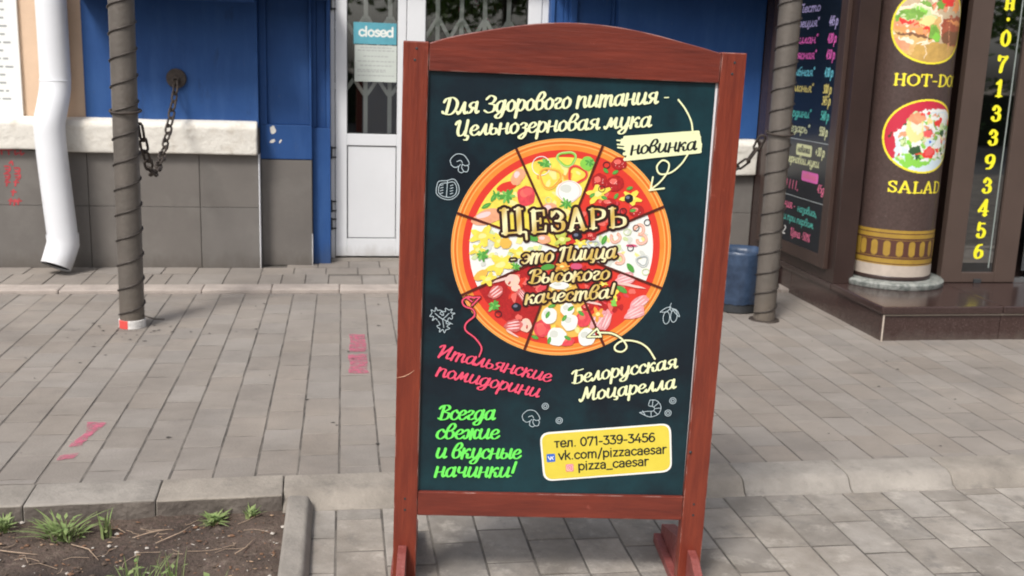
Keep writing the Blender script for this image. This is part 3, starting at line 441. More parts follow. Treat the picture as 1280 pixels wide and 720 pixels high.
TOP_=[('b', -0.2195, 1.0737, 0.0409, 0.0173, 20, 'salmon'), ('b', -0.1701, 1.1598, 0.026, 0.0115, 20, 'red'), ('b', -0.1406, 1.1873, 0.0149, 0.023, -30, 'salmon'), ('b', -0.1161, 1.1353, 0.0223, 0.025, 0, 'tomato'), ('b', -0.1124, 1.1487, 0.0112, 0.0096, 0, 'red2'), ('s', -0.169, 1.1333, 0.0223, 0.0192, 10, 'green'), ('s', -0.1998, 1.1344, 0.0149, 0.0115, 70, 'green'), ('l', -0.2251, 1.1047, 0.0149, 0.0058, 30, 'green'), ('l', -0.2062, 1.1275, 0.013, 0.0058, 60, 'green'), ('b', -0.0481, 1.1022, 0.0186, 0.0154, 0, 'salmon'), ('r', -0.0785, 1.2204, 0.026, 0.0269, 0, 'white'), ('s', -0.0677, 1.2252, 0.0186, 0.0173, 0, 'green'), ('r2', -0.0093, 1.2427, 0.0242, 0.0192, 0, 'lgreen'), ('r2', -0.0526, 1.1884, 0.0279, 0.0269, 0, 'orange'), ('r2', 0.0218, 1.2001, 0.0242, 0.023, 0, 'red'), ('b', 0.0023, 1.153, 0.0316, 0.0269, 0, 'white'), ('r', 0.0023, 1.153, 0.0316, 0.0288, 0, 'pinkw'), ('s', -0.0023, 1.1172, 0.0186, 0.0134, 0, 'green'), ('b', 0.0486, 1.2318, 0.0167, 0.0173, 0, 'lgreen'), ('s', 0.055, 1.2343, 0.013, 0.0134, 0, 'green'), ('r', -0.0538, 1.1265, 0.0093, 0.0096, 0, 'palegreen'), ('b', 0.0848, 1.1826, 0.0186, 0.0211, 0, 'dred'), ('b', 0.1294, 1.1798, 0.0205, 0.0192, 0, 'dred'), ('b', 0.1367, 1.2352, 0.0186, 0.0154, 0, 'dred'), ('b', 0.1152, 1.1238, 0.0186, 0.0134, 0, 'dred'), ('b', 0.1948, 1.1043, 0.0186, 0.0154, 0, 'dred'), ('y', 0.0824, 1.1493, 0.0279, 0.0211, 20, 'yellow'), ('y', 0.1765, 1.1416, 0.026, 0.0173, -10, 'yellow'), ('b', 0.17, 1.1391, 0.0112, 0.0106, 0, 'black'), ('r', 0.1017, 1.2295, 0.0102, 0.0096, 0, 'black'), ('r', 0.0927, 1.163, 0.0102, 0.0096, 0, 'black'), ('r', 0.1569, 1.1029, 0.0102, 0.0096, 0, 'black'), ('l', 0.1273, 1.2107, 0.0093, 0.005, 30, 'green'), ('l', 0.1005, 1.2141, 0.0093, 0.005, -40, 'green'), ('l', 0.1702, 1.1681, 0.0093, 0.005, 20, 'green'), ('l', 0.1009, 1.1388, 0.0093, 0.005, -20, 'green'), ('l', 0.1339, 1.1445, 0.0093, 0.005, 60, 'green'), ('l', 0.1835, 1.1061, 0.0093, 0.005, 10, 'green'), ('l', 0.0672, 1.1443, 0.0093, 0.005, 40, 'green'), ('c', 0.1395, 1.0279, 0.0167, 0.0173, 0, 'shrimp'), ('c', 0.2139, 1.026, 0.0167, 0.0173, 0, 'shrimp'), ('c', 0.1548, 0.967, 0.0167, 0.0173, 0, 'shrimp'), ('c', 0.2052, 1.0529, 0.0167, 0.0173, 0, 'shrimp'), ('r2', 0.2207, 0.9646, 0.0167, 0.0154, 0, 'grey'), ('r2', 0.0779, 1.0077, 0.0167, 0.0115, 0, 'grey'), ('r', 0.1721, 1.0449, 0.0112, 0.0096, 0, 'palegreen'), ('r', 0.2321, 0.9328, 0.0112, 0.0096, 0, 'palegreen'), ('l', 0.1882, 0.9429, 0.0167, 0.0077, -50, 'green'), ('l', 0.1085, 1.0201, 0.0149, 0.0067, 70, 'green'), ('b', 0.186, 1.0068, 0.0167, 0.0038, 0, 'magenta'), ('r', 0.2262, 1.0739, 0.0093, 0.0096, 0, 'black'), ('r', 0.1959, 1.0571, 0.0093, 0.0096, 0, 'black'), ('r', 0.1842, 0.9999, 0.0093, 0.0096, 0, 'black'), ('h', 0.2204, 0.842, 0.0316, 0.0173, 40, 'bacon'), ('h', 0.211, 0.8136, 0.0316, 0.0173, 30, 'bacon'), ('h', 0.1258, 0.7876, 0.0316, 0.0173, 70, 'bacon'), ('h', 0.1049, 0.7916, 0.0316, 0.0173, 60, 'bacon'), ('h', 0.1769, 0.9103, 0.0316, 0.0173, 20, 'bacon'), ('h', 0.0834, 0.9187, 0.0316, 0.0173, 10, 'bacon'), ('y', 0.1408, 0.8721, 0.0167, 0.023, 20, 'yellow'), ('y', 0.104, 0.8056, 0.0149, 0.0173, 0, 'orange'), ('l', 0.1676, 0.8799, 0.0186, 0.0077, -30, 'green'), ('s', 0.1475, 0.8397, 0.0093, 0.0154, 0, 'lgreen'), ('b', 0.0732, 0.8257, 0.0167, 0.0096, 10, 'dred'), ('h', 0.194, 0.8923, 0.0409, 0.0038, -10, 'pinkw'), ('h', 0.0884, 0.8379, 0.0298, 0.0031, -10, 'pinkw'), ('b', -0.0529, 0.7586, 0.0205, 0.023, 0, 'tomato'), ('b', 0.0639, 0.7904, 0.0186, 0.0211, 0, 'tomato'), ('b', 0.0175, 0.723, 0.0205, 0.0134, 0, 'tomato'), ('b', -0.0549, 0.7539, 0.0112, 0.0134, 0, 'red2'), ('b', -0.0344, 0.7967, 0.0205, 0.0211, 0, 'white'), ('b', 0.0257, 0.7798, 0.0214, 0.0221, 0, 'white'), ('b', 0.0168, 0.817, 0.0167, 0.0173, 0, 'white'), ('b', -0.0107, 0.7364, 0.0242, 0.025, 0, 'white'), ('b', 0.0763, 0.7366, 0.0223, 0.023, 0, 'white'), ('l', -0.039, 0.7989, 0.0112, 0.0054, 70, 'green'), ('l', 0.0092, 0.791, 0.0112, 0.0054, 60, 'green'), ('l', -0.0306, 0.724, 0.0112, 0.0054, 80, 'green'), ('l', 0.0215, 0.7326, 0.0112, 0.0054, -30, 'green'), ('l', 0.0257, 0.8196, 0.0112, 0.0054, 40, 'green'), ('l', -0.072, 0.7322, 0.0112, 0.0054, -20, 'green'), ('l', 0.0561, 0.8065, 0.0112, 0.0054, -40, 'green'), ('l', -0.029, 0.8249, 0.0112, 0.0054, 20, 'green'), ('b', -0.143, 0.8952, 0.0186, 0.0154, 0, 'flesh'), ('b', -0.1331, 0.8748, 0.0112, 0.0096, 0, 'flesh'), ('h', -0.1887, 0.8615, 0.0242, 0.0173, 40, 'bacon2'), ('b', -0.101, 0.7666, 0.0167, 0.0173, 0, 'flesh'), ('h', -0.135, 0.7655, 0.026, 0.0173, 10, 'bacon2'), ('h', -0.1094, 0.8502, 0.0298, 0.0115, -50, 'bacon2'), ('b', -0.1284, 0.8194, 0.0121, 0.0106, 0, 'black'), ('r', -0.1793, 0.7969, 0.0102, 0.0096, 0, 'black'), ('s', -0.1938, 0.8197, 0.0167, 0.0173, 0, 'green'), ('h', -0.1678, 0.899, 0.0335, 0.0038, 20, 'pinkw'), ('h', -0.1385, 0.742, 0.0223, 0.0031, -30, 'pinkw'), ('b', -0.1517, 0.888, 0.0056, 0.0029, 60, 'dred'), ('b', -0.1152, 0.7802, 0.0056, 0.0025, 0, 'dred'), ('b', -0.0962, 0.762, 0.0026, 0.0058, 0, 'dred'), ('y', -0.2329, 1.0195, 0.0316, 0.023, 10, 'yellow'), ('y', -0.1835, 1.0054, 0.026, 0.0154, -20, 'yellow'), ('y', -0.1785, 0.9398, 0.0353, 0.025, 20, 'yellow'), ('y', -0.2447, 0.9807, 0.0186, 0.0154, 40, 'yellow'), ('y', -0.1264, 0.9734, 0.026, 0.0173, 0, 'yellow'), ('b', -0.1677, 1.0015, 0.0149, 0.0134, 0, 'mustard'), ('b', -0.2331, 0.9083, 0.0186, 0.0115, 40, 'mustard'), ('y', -0.2126, 0.8975, 0.0223, 0.0154, 30, 'yellow'), ('s', -0.2308, 0.9653, 0.0186, 0.0173, 0, 'green'), ('s', -0.1359, 0.9367, 0.0149, 0.0115, 0, 'green'), ('b', -0.0615, 1.0164, 0.0167, 0.0115, 0, 'salmon'), ('y', -0.0102, 1.0182, 0.0186, 0.0173, 0, 'lime'), ('b', 0.0317, 1.0287, 0.013, 0.0106, 0, 'black'), ('y', 0.0419, 1.0087, 0.0167, 0.0096, 0, 'yellow'), ('b', 0.072, 1.0301, 0.013, 0.0115, 0, 'dred'), ('b', -0.0951, 1.0198, 0.0186, 0.0077, -20, 'green'), ('b', -0.0462, 0.9374, 0.0167, 0.0077, 10, 'green'), ('y', -0.0059, 0.941, 0.0167, 0.0096, 0, 'orange'), ('b', 0.0345, 0.9424, 0.0149, 0.0077, 0, 'magenta'), ('b', -0.0097, 0.8857, 0.0242, 0.0096, 0, 'white'), ('y', 0.1143, 0.8944, 0.013, 0.0058, 0, 'yellow')]

# ============================================================ THE SETTING
ZL = -.05                                  # level of the lower pavement
g = MB(); g.add([(-150, -150, -.16), (150, -150, -.16), (150, 150, -.16), (-150, 150, -.16)], [(0, 1, 2, 3)])
tag(g.build('ground', mat('ground_earth', (.12, .10, .08), .95, var=.3, vscale=.6)), kind='structure')
g = MB().box(-60, 60, -12, -4.0, -.22, -.145)
tag(g.build('road', mat('asphalt', (.05, .05, .052), .9, var=.25, vscale=20, bump=.4)), kind='structure')
pav = MB().box(-12, 12, 3.62, 8.6, -.14, -.0016).build('pavement', JOINT); tag(pav, kind='structure')
lpav = MB().box(-.17, 12, -3.7, 3.458, -.14, ZL - .0016).build('lower_pavement', JOINT); tag(lpav, kind='structure')

def paver_mesh(lx, ly, m, seed, gx=.0068, gy=.0058, h=.05):
    rng = random.Random(seed); b = MB(); x = lx / 2 - gx / 2; y = ly / 2 - gy / 2; e = .0014
    def ring(ix, z, j):
        pts = []
        for (sx, sy) in ((-1, -1), (0, -1), (1, -1), (1, 1), (0, 1), (-1, 1)):
            pts.append((sx * (x - ix) + rng.uniform(-j, j), sy * (y - ix) + rng.uniform(-j, j), z + rng.uniform(-.0006, .0006)))
        return pts
    r0 = ring(0, -h, 0); r1 = ring(0, -e, .0012); r2 = ring(e, 0, .0012)
    v = r0 + r1 + r2; f = []
    for k in (0, 6):
        for i in range(6): f.append((k + i, k + (i + 1) % 6, k + 6 + (i + 1) % 6, k + 6 + i))
    f.append((12, 13, 14, 15, 16, 17)); b.add(v, f); return b
def field(parent, x0, px, ly, ys, ye, z, xa, xb, m, mfar, nmax, seed, skip=None, offs=None, gy=.0058):
    rng = random.Random(seed); cand = []
    k0 = int(math.floor((xa - x0) / px)); k1 = int(math.ceil((xb - x0) / px))
    for k in range(k0, k1):
        first = offs(k, rng) if offs else (.35 + .5 * (k % 2) + rng.uniform(-.25, .12)) * ly
        first = max(.15 * ly, first); y = ys; L = first
        while y < ye - .01:
            L = min(L, ye - y); xc = x0 + (k + .5) * px; yc = y + L / 2
            if L > .02 and not (skip and skip(xc, yc)):
                q = proj(xc, yc, z); vis = q is not None and -40 < q[0] < 1320 and -20 < q[1] < 760
                cand.append((0 if vis else 1, (q[2] if q else 99), xc, yc, L))
            y += L; L = ly
    cand.sort(); bank = {}
    protos = [paver_mesh(px, ly, m, s, gy=gy).build('paver', m, parent) for s in range(5)]
    
    used = 0; far = MB()
    for i, (inv, d, xc, yc, L) in enumerate(cand):
        rx = rng.uniform(-.004, .004); ry = rng.uniform(-.005, .005); dz = rng.uniform(-.0004, .0016); rz = rng.uniform(-.006, .006)
        if inv == 0 and i < nmax:
            p = protos[i] if i < 5 else protos[i % 5].copy()
            if i >= 5: COL.objects.link(p); p.parent = parent
            p.location = (xc, yc, z + dz); p.rotation_euler = (rx, ry, rz); p.scale = (1, L / ly, 1); used += 1
        else:
            t = paver_mesh(px, L, m, i)
            far.add([(xc + v[0] + dx_, yc + v[1], z + dz + v[2] + v[0] * ry) for v in t.v for dx_ in (0,)], t.f)
    if far.v: tag(far.build('pavers', mfar, parent), kind='stuff')
    return used
field(pav, -.917, .1502, .232, 3.662, 6.72, 0, -3.4, 5.6, PAVU, PAVUS, 299, 3, skip=lambda x, y: x > 3.2 and y > 5.7, gy=.0062)
field(lpav, -.026, .1566, .242, -.5, 3.468, ZL, -.10, 4.4, PAVL, PAVLS, 200, 5, offs=lambda k, r: (3.968 % .242) - (.5 * .242 if k % 2 else 0) + r.uniform(.04, .2) - (.0), gy=.0085)
# pavers between the far kerb and the wall: wider slabs across
rng = random.Random(11)
def slab(parent, x0, x1, y0, y1, z, m, n):
    p = paver_mesh(x1 - x0, y1 - y0, m, n).build('paver', m, parent); p.location = ((x0 + x1) / 2, (y0 + y1) / 2, z + rng.uniform(-.002, .002)); p.rotation_euler = (rng.uniform(-.006, .006), rng.uniform(-.006, .006), 0)
    return p
strip = MB().box(-12, 12, 6.9, 7.9, -.004, .0165).build('door_strip', JOINT); tag(strip, kind='structure')
xs = [-2.55, -2.35, -2.156, -2.024, -1.892, -1.659, -1.502, -1.265, -1.14, -1.002, -.783, -.555, -.408, -.253, -.098, .125, .35, .55, .78, 1.0, 1.16, 1.32, 1.5, 1.72, 1.95, 2.1, 2.25, 2.48, 2.7, 2.92, 3.05]
for i in range(len(xs) - 1): slab(strip, xs[i], xs[i + 1], 6.905, 7.24 if xs[i] < -.1 else 7.20, .022, PAVU, 50 + i)
for y0, y1, o in ((7.24, 7.47, .06), (7.47, 7.75, 0)):
    x = -2.6
    i = 0
    while x < 3.0:
        if y0 > 7.4 and (x < -.5 or x > 1.9): x += .22; continue
        yy = y0 - (.04 if (x > -.1 and y0 < 7.4) else 0); slab(strip, x + o, x + o + .22, y0, y1, .022, PAVU, 90 + i); x += .22; i += 1

# kerbs: blocks
def kerb(name, y0, y1, z0, z1, xstart, n, L, mtl, bev, yjit=None, parent=None):
    root = MB().box(xstart, xstart + n * L, y0 + .02, y1 - .004, z0 - .02, z1 - (.055 if name == 'near_kerb' else .012)).build(name, JOINT); tag(root, kind='structure')
    for i in range(n):
        hw = (y1 - y0) / 2; xx = xstart + (i + .5) * L
        if name == 'near_kerb' and xx > -.15: b = MB().prism([(-hw - .020, z0 - z1), (-hw - .020, -.052), (-hw + .002, -.045), (-hw + .03, -.012), (-hw + .058, -.001), (hw, 0), (hw, z0 - z1)], 'x', -L / 2 + .0015, L / 2 - .0015)
        else: b = MB().box(-L / 2 + .0015, L / 2 - .0015, -hw, hw, z0 - z1, 0)
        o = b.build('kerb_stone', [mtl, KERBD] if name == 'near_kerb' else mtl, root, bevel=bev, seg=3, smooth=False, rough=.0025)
        if name == 'near_kerb' and xx < -.15:
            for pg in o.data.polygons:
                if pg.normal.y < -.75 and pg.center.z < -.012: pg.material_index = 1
        x = xstart + (i + .5) * L; dy = yjit(x) if yjit else 0; a = ((yjit(x + .2) - yjit(x - .2)) / .4) if yjit else 0
        o.location = (x, (y0 + y1) / 2 + dy, z1 + rng.uniform(-.002, .002)); o.rotation_euler = (0, 0, a + rng.uniform(-.004, .004))
        o.data.shade_smooth(); o.data.set_sharp_from_angle(angle=R(50))
    return root
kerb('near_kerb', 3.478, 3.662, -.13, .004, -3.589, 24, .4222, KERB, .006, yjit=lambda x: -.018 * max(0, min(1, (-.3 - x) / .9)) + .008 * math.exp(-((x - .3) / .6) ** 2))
kerb('far_kerb', 6.725, 6.895, -.02, .026, -3.474, 16, .431, mat('kerb_warm', (.42, .36, .32), .9, c2=(.27, .235, .21), vscale=6, bump=.3), .010)
# planting bed: side kerb and soil
root = MB().box(-.185, -.122, 1.3, 3.47, -.14, -.03).build('bed_kerb', JOINT); tag(root, kind='structure')
for y0, y1 in ((2.72, 3.475), (1.95, 2.714), (1.2, 1.944)):
    b = MB().prism([(-.197, -.12), (-.105, -.12), (-.105, -.03), (-.122, .006), (-.192, .008)], 'y', y0, y1).build('kerb_stone', KERB, root, bevel=.012, seg=3, rough=.002)
    b.data.shade_smooth(); b.data.set_sharp_from_angle(angle=R(50))
n1, n2 = 150, 90; V = []; Fc = []
for j in range(n2 + 1):
    for i in range(n1 + 1):
        x = -3.4 + 3.215 * i / n1; y = 1.3 + 2.18 * j / n2
        hole = math.exp(-(((x + .75) / .42) ** 2 + ((y - 2.98) / .26) ** 2))
        z = -.052 + .020 * noise.noise((x * 4, y * 4, 0)) + .012 * noise.noise((x * 13, y * 13, 3)) + .006 * noise.noise((x * 40, y * 40, 5)) - .075 * hole
        V.append((x, y, z)); 
for j in range(n2):
    for i in range(n1): a = j * (n1 + 1) + i; Fc.append((a, a + 1, a + n1 + 2, a + n1 + 1))
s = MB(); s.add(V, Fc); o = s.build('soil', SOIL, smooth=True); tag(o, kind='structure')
def soilz(x, y):
    hole = math.exp(-(((x + .75) / .42) ** 2 + ((y - 2.98) / .26) ** 2))
    return -.052 + .020 * noise.noise((x * 4, y * 4, 0)) + .012 * noise.noise((x * 13, y * 13, 3)) - .075 * hole
# chips, clods and dead leaves lying on the soil
lit = MB()
for i in range(2600):
    x = rng.uniform(-1.9, -.2); y = rng.uniform(2.4, 3.46); r = rng.choice((.002, .003, .004, .006, .009)) * rng.uniform(.7, 1.4)
    z = soilz(x, y) + r * .4; a = rng.uniform(0, 6.28); k = rng.uniform(.25, 1)
    P = []
    for (u, v_, w_) in ((1, 0, 0), (0, k, 0), (-1, 0, 0), (0, -k, 0), (0, 0, .5), (0, 0, -.5)):
        P.append((x + r * (u * math.cos(a) - v_ * math.sin(a)), y + r * (u * math.sin(a) + v_ * math.cos(a)), z + r * w_ * k))
    lit.add(P, [(0, 1, 4), (1, 2, 4), (2, 3, 4), (3, 0, 4), (1, 0, 5), (2, 1, 5), (3, 2, 5), (0, 3, 5)], rng.choice((0, 0, 0, 1, 1, 1, 2, 3)))
tag(lit.build('soil_litter', [mat('clod', (.085, .060, .045), .95), mat('bark_chip', (.16, .085, .05), .9), mat('dry_leaf_bit', (.30, .20, .13), .9), mat('pale_pebble', (.42, .38, .34), .9)]), kind='stuff')

# ============================================================ BLUE BUILDING
bld = empty('shop_building', (0, 7.48, 0), 'blue rendered shop front with grey tiled plinth and white ledge', 'building')
def at(o, parent):    # keep world coordinates under a translated parent
    o.parent = parent; o.matrix_parent_inverse = parent.matrix_world.inverted() if parent.matrix_world else Matrix(); return o
bpy.context.view_layer.update()
def part(mb, name, mats, parent=bld, **k):
    o = mb.build(name, mats, None, **k)
    bpy.context.view_layer.update(); o.parent = parent; o.matrix_parent_inverse = parent.matrix_world.inverted(); return o
TOP = 3.3
part(MB().box(-1.705, -.575, 7.48, 7.9, 1.0, TOP), 'wall', BLUE, bevel=.004); part(MB().box(1.93, 3.03, 7.48, 7.9, 1.0, TOP), 'wall', BLUE, bevel=.004)
# pilasters with recessed panels left and right of the door
def pilaster(x0, x1, mir):
    b = MB(); f = 7.565; zb = 1.02
    b.box(x0, x1, f, 7.9, .78, zb)                       # block under the niche
    b.box(x0, x0 + .05, f, 7.9, zb, TOP).box(x1 - .018, x1, f, 7.9, zb, TOP)
    b.box(x0 + .05, x1 - .018, f + .035, 7.9, zb, TOP)
    return part(b, 'pilaster', BLUE, bevel=.006)
pilaster(-.573, -.217, 1); pilaster(1.60, 1.928, -1)
for a, c in ((-.2165, -.09), (1.472, 1.5995)):
    b = MB(); b.box(a, c, 7.62, 7.9, .02, 1.0); b.box(a + .03, c - .03, 7.66, 7.9, 1.0, TOP); b.box(a, a + .029, 7.635, 7.9, 1.001, TOP); b.box(c - .029, c, 7.635, 7.9, 1.001, TOP)
    part(b, 'door_reveal', BLUE, bevel=.005)
b = MB().box(-2.9, -1.706, 7.50, 7.9, 1.0, TOP); part(b, 'beige_wall', BEIGE, bevel=.004)['label'] = 'beige rendered wall at the left end'
part(MB().box(-1.70, -.574, 7.02, 7.9, 1.832, 1.93), 'unseen_overhang', BLUE, bevel=.008); part(MB().box(-.572, -.10, 7.25, 7.9, 1.875, 1.95), 'unseen_cornice', BLUE, bevel=.006); part(MB().box(1.48, 3.03, 7.02, 7.9, 2.05, 2.16), 'unseen_cornice', BLUE, bevel=.01)  # unseen overhangs, placed and extended to shade the top of the wall
part(MB().box(-.09, 1.475, 7.60, 7.9, 2.12, 2.158), 'lintel', BLUE)
# plinth cores and tiles
for q in ((-3.2, -.5765, 7.475, .999), (1.935, 3.03, 7.475, .998), (-.575, -.2175, 7.58, .779), (1.60, 1.93, 7.58, .779)): part(MB().box(q[0], q[1], q[2], 7.9, -.02, q[3]), 'plinth', JOINT)
def tiles(xs_, zs_, y, jit=0):
    for i in range(len(xs_) - 1):
        for j in range(len(zs_) - 1):
            o = part(MB().box(xs_[i] + .002, xs_[i + 1] - .002, y, y + .016, zs_[j] + .0015, zs_[j + 1] - .0015), 'plinth_tile', TILE, bevel=.0015, seg=1)
tiles([-3.1, -2.45, -1.708, -.976, -.580], [.02, .449, .82], 7.459)
tiles([-.570, -.2185], [.02, .776], 7.563)
tiles([1.602, 1.928], [.02, .776], 7.563)
tiles([1.94, 2.35, 2.72, 3.028], [.02, .449, .73], 7.459)
part(MB().box(-.5795, -.573, 7.452, 7.563, .02, .82), 'white_edge_trim', PIPEW); part(MB().box(-.221, -.2165, 7.556, 7.60, .02, .25), 'white_edge_trim', PIPEW)
# limewashed ledge
def ledge(x0, x1, z0, z1, y0=7.395):
    b = MB().prism([(y0 + .012, z0), (y0, z1 - .03), (y0 + .02, z1), (7.49, z1 + .018), (7.49, z0)], 'x', x0, x1)
    o = part(b, 'ledge', LEDGE, bevel=.012, seg=3, rough=.007); o.data.shade_smooth(); o.data.set_sharp_from_angle(angle=R(55)); return o
ledge(-3.2, -1.93, .825, 1.03); ledge(-1.928, -.583, .818, 1.030); ledge(1.937, 3.02, .735, .985)
# paint chips and graffiti
for cx, cz, rx, rz, rot in ((-.485, .985, .020, .030, 0), (-.488, .905, .022, .012, .6), (-.435, .905, .007, .015, -.4)):
    pts = []; ch = MB()
    for k in range(12):
        a = k / 12 * 6.283; r = rng.uniform(.75, 1.15); u = math.cos(a) * rx * r; v_ = math.sin(a) * rz * r
        pts.append((cx + u * math.cos(rot) - v_ * math.sin(rot), 7.5645, cz + u * math.sin(rot) + v_ * math.cos(rot)))
    ch.add(pts, [tuple(range(11, -1, -1))]); part(ch, 'bare_plaster_spot', LEDGE)
F = Field(-2.3, -2.05, .4, .84, .0015); rr = .0055
def grf(F, P): F.stroke(smoothpath(P, 4), rr, .002)
for dx, dz in ((0, 0), (.045, .0)): grf(F, [(-2.245 + dx, .82), (-2.245 + dx, .79)]); grf(F, [(-2.26 + dx, .82), (-2.225 + dx, .82)])
for dx in (.09, .125): grf(F, [(-2.25 + dx, .82), (-2.25 + dx, .79), (-2.23 + dx, .80)]); 
grf(F, [(-2.2, .73), (-2.185, .745), (-2.18, .72)])
for cx, cz in ((-2.215, .69), (-2.155, .68), (-2.22, .64), (-2.155, .64)): grf(F, [(cx - .016, cz + .02), (cx + .014, cz + .018), (cx + .012, cz - .01), (cx - .01, cz - .02)]); grf(F, [(cx - .012, cz), (cx + .014, cz)])
for cx, cz in ((-2.22, .60), (-2.165, .60), (-2.185, .535), (-2.205, .475), (-2.18, .47), (-2.155, .475)): grf(F, [(cx, cz + .018), (cx - .008, cz - .02)]); grf(F, [(cx - .014, cz + .006), (cx + .014, cz + .004)])
gm = MB(); F.mesh(0, gm, lambda x, z: (x, 7.4572, z)); part(gm, 'red_graffiti', mat('red_spray', (.42, .05, .06), .7, var=.4, vscale=60))

# door set
WY = 7.745
dr = MB()
def frame(b, x0, x1, z0, z1, w_, y0, y1, wb=None):
    b.box(x0, x0 + w_, y0, y1, z0, z1).box(x1 - w_, x1, y0, y1, z0, z1).box(x0 + w_, x1 - w_, y0 + .001, y1, z1 - w_, z1).box(x0 + w_, x1 - w_, y0 + .001, y1, z0, z0 + (wb or w_))
outer = MB().box(-.089, -.060, WY - .01, WY + .07, .045, 2.12).box(1.425, 1.473, WY - .01, WY + .07, .045, 2.12).box(-.06, 1.425, WY - .01, WY + .07, 2.06, 2.12)
leaf = MB().box(-.056, .026, WY - .018, WY + .04, .06, 2.05).box(.384, .445, WY - .018, WY + .04, .06, 2.05)
leaf.box(.026, .384, WY - .017, WY + .04, .06, .192).box(.026, .384, WY - .017, WY + .04, .874, .958).box(.026, .384, WY - .017, WY + .04, 1.97, 2.05)
leaf2 = MB().box(.449, .580, WY - .018, WY + .04, .06, 2.05).box(1.322, 1.421, WY - .018, WY + .04, .06, 2.05).box(.58, 1.322, WY - .017, WY + .04, .06, .22).box(.58, 1.322, WY - .017, WY + .04, 1.97, 2.05).box(.58, 1.322, WY - .017, WY + .04, .874, .958)
DR = empty('door', (0, WY, .05)); DR.parent = bld; DR.matrix_parent_inverse = bld.matrix_world.inverted(); bpy.context.view_layer.update()
part(outer, 'door_frame', WHITE, DR, bevel=.003); part(leaf, 'door_leaf', WHITE, DR, bevel=.004); part(leaf2, 'door_leaf', WHITE, DR, bevel=.004)
part(MB().box(.030, .380, WY - .008, WY + .03, .196, .870), 'door_panel', WHITE, DR, bevel=.003); part(MB().box(.584, 1.318, WY - .008, WY + .03, .224, .870), 'door_panel', WHITE, DR, bevel=.003)
gk = MB()
for x0, x1, z0, z1 in ((.026, .384, .958, 1.97), (.026, .384, .192, .874), (.58, 1.322, .958, 1.97), (.58, 1.322, .22, .874)):
    gk = MB(); frame(gk, x0 + .0002, x1 - .0002, z0 + .0002, z1 - .0002, .006, WY - .0125, WY + .01); part(gk, 'gasket', GASKET, DR)
part(MB().box(.03, .38, WY + .004, WY + .010, .962, 1.966), 'glass', GLASS, DR); part(MB().box(.584, 1.318, WY + .004, WY + .010, .962, 1.966), 'glass', GLASS, DR)
for z in (.30, .43, .82, 1.86):
    hb = MB().tube([(-.085, WY - .022, z - .045), (-.085, WY - .022, z + .045)], .007, 8).box(-.084, -.05, WY - .0225, WY - .0185, z - .04, z - .028).box(-.084, -.05, WY - .0225, WY - .0185, z + .028, z + .04)
    part(hb, 'hinge', GASKET, DR)
part(MB().box(-.088, 1.472, WY - .03, WY + .12, .020, .0448), 'threshold', KERB, DR, bevel=.004)
# shop interior behind the glass
rb = MB().box(-.6, 2.2, 9.9, 9.92, 0, 2.6).box(-.62, -.6, 7.91, 9.92, 0, 2.6).box(2.2, 2.22, 7.91, 9.92, 0, 2.6).box(-.6, 2.2, 7.91, 9.92, 2.6, 2.62).box(-.6, 2.2, 7.905, 9.92, -.02, .03)
part(rb, 'interior', ROOM)
part(MB().box(-3.2, -.0905, 7.9, 7.93, -.02, TOP).box(1.4735, 3.3, 7.9, 7.93, -.02, TOP).box(-.0905, 1.4735, 7.9, 7.93, 2.158, TOP), 'back_wall', ROOM)
# folding grille inside the door
gr = empty('security_grille', (.7, 7.87, .03), 'white folding security grille with arrow shaped struts behind the glass', 'grille'); bpy.context.view_layer.update()
def bar(b, p, q, wd=.022, t=.008):
    p = Vector(p); q = Vector(q); d = (q - p).normalized(); s_ = Vector((d.z, 0, -d.x)) * wd / 2; n_ = Vector((0, t / 2, 0))
    V_ = [p - s_ - n_, p + s_ - n_, q + s_ - n_, q - s_ - n_, p - s_ + n_, p + s_ + n_, q + s_ + n_, q - s_ + n_]
    b.add(V_, [(0, 3, 2, 1), (4, 5, 6, 7), (0, 1, 5, 4), (1, 2, 6, 5), (2, 3, 7, 6), (3, 0, 4, 7)])
for i, x in enumerate((-.01, .16, .334, .505, .676, .85, 1.02, 1.195, 1.37)):
    lo = 1.235 if x < .5 else 1.74
    part(MB().box(x - .015, x + .015, 7.825, 7.845, .04, 2.1), 'grille_bar', GRILLE, gr)
    for sg_ in (-1, 1):
        for za, zb2 in ((1.785, 1.66), (1.235, 1.345)):
            b = MB(); bar(b, (x + sg_ * .010, 7.815, za), (x + sg_ * .084, 7.815, zb2), wd=.026); part(b, 'grille_strut', GRILLE, gr)
        b = MB(); bar(b, (x + sg_ * .0845, 7.808, 1.655), (x + sg_ * .0845, 7.808, 1.35), wd=.014); part(b, 'grille_strut', GRILLE, gr)
# pot plant with pink blossoms inside
pp = empty('potted_plant', (.92, 8.3, 1.4), 'potted plant with pink blossoms seen dimly behind the grille', 'plant'); bpy.context.view_layer.update()
part(MB().lathe([(.06, 1.40), (.085, 1.56), (.09, 1.56), (.09, 1.58), (.07, 1.58)], (.92, 8.3), 20), 'pot', mat('pot_clay', (.3, .12, .07), .7), pp)
lv = MB(); bl = MB()
for i in range(150):
    a = rng.uniform(0, 6.28); r = rng.uniform(.02, .22); c = Vector((.92 + r * math.cos(a) * 1.6, 8.3 + r * math.sin(a), 1.6 + rng.uniform(0, .4))); s_ = rng.uniform(.02, .04); u = Vector((rng.uniform(-1, 1), rng.uniform(-1, 1), rng.uniform(-1, 1))).normalized(); v_ = u.orthogonal().normalized()
    (bl if i % 8 == 0 else lv).add([c - u * s_, c + v_ * s_ * .5, c + u * s_, c - v_ * s_ * .5], [(0, 1, 2, 3)])
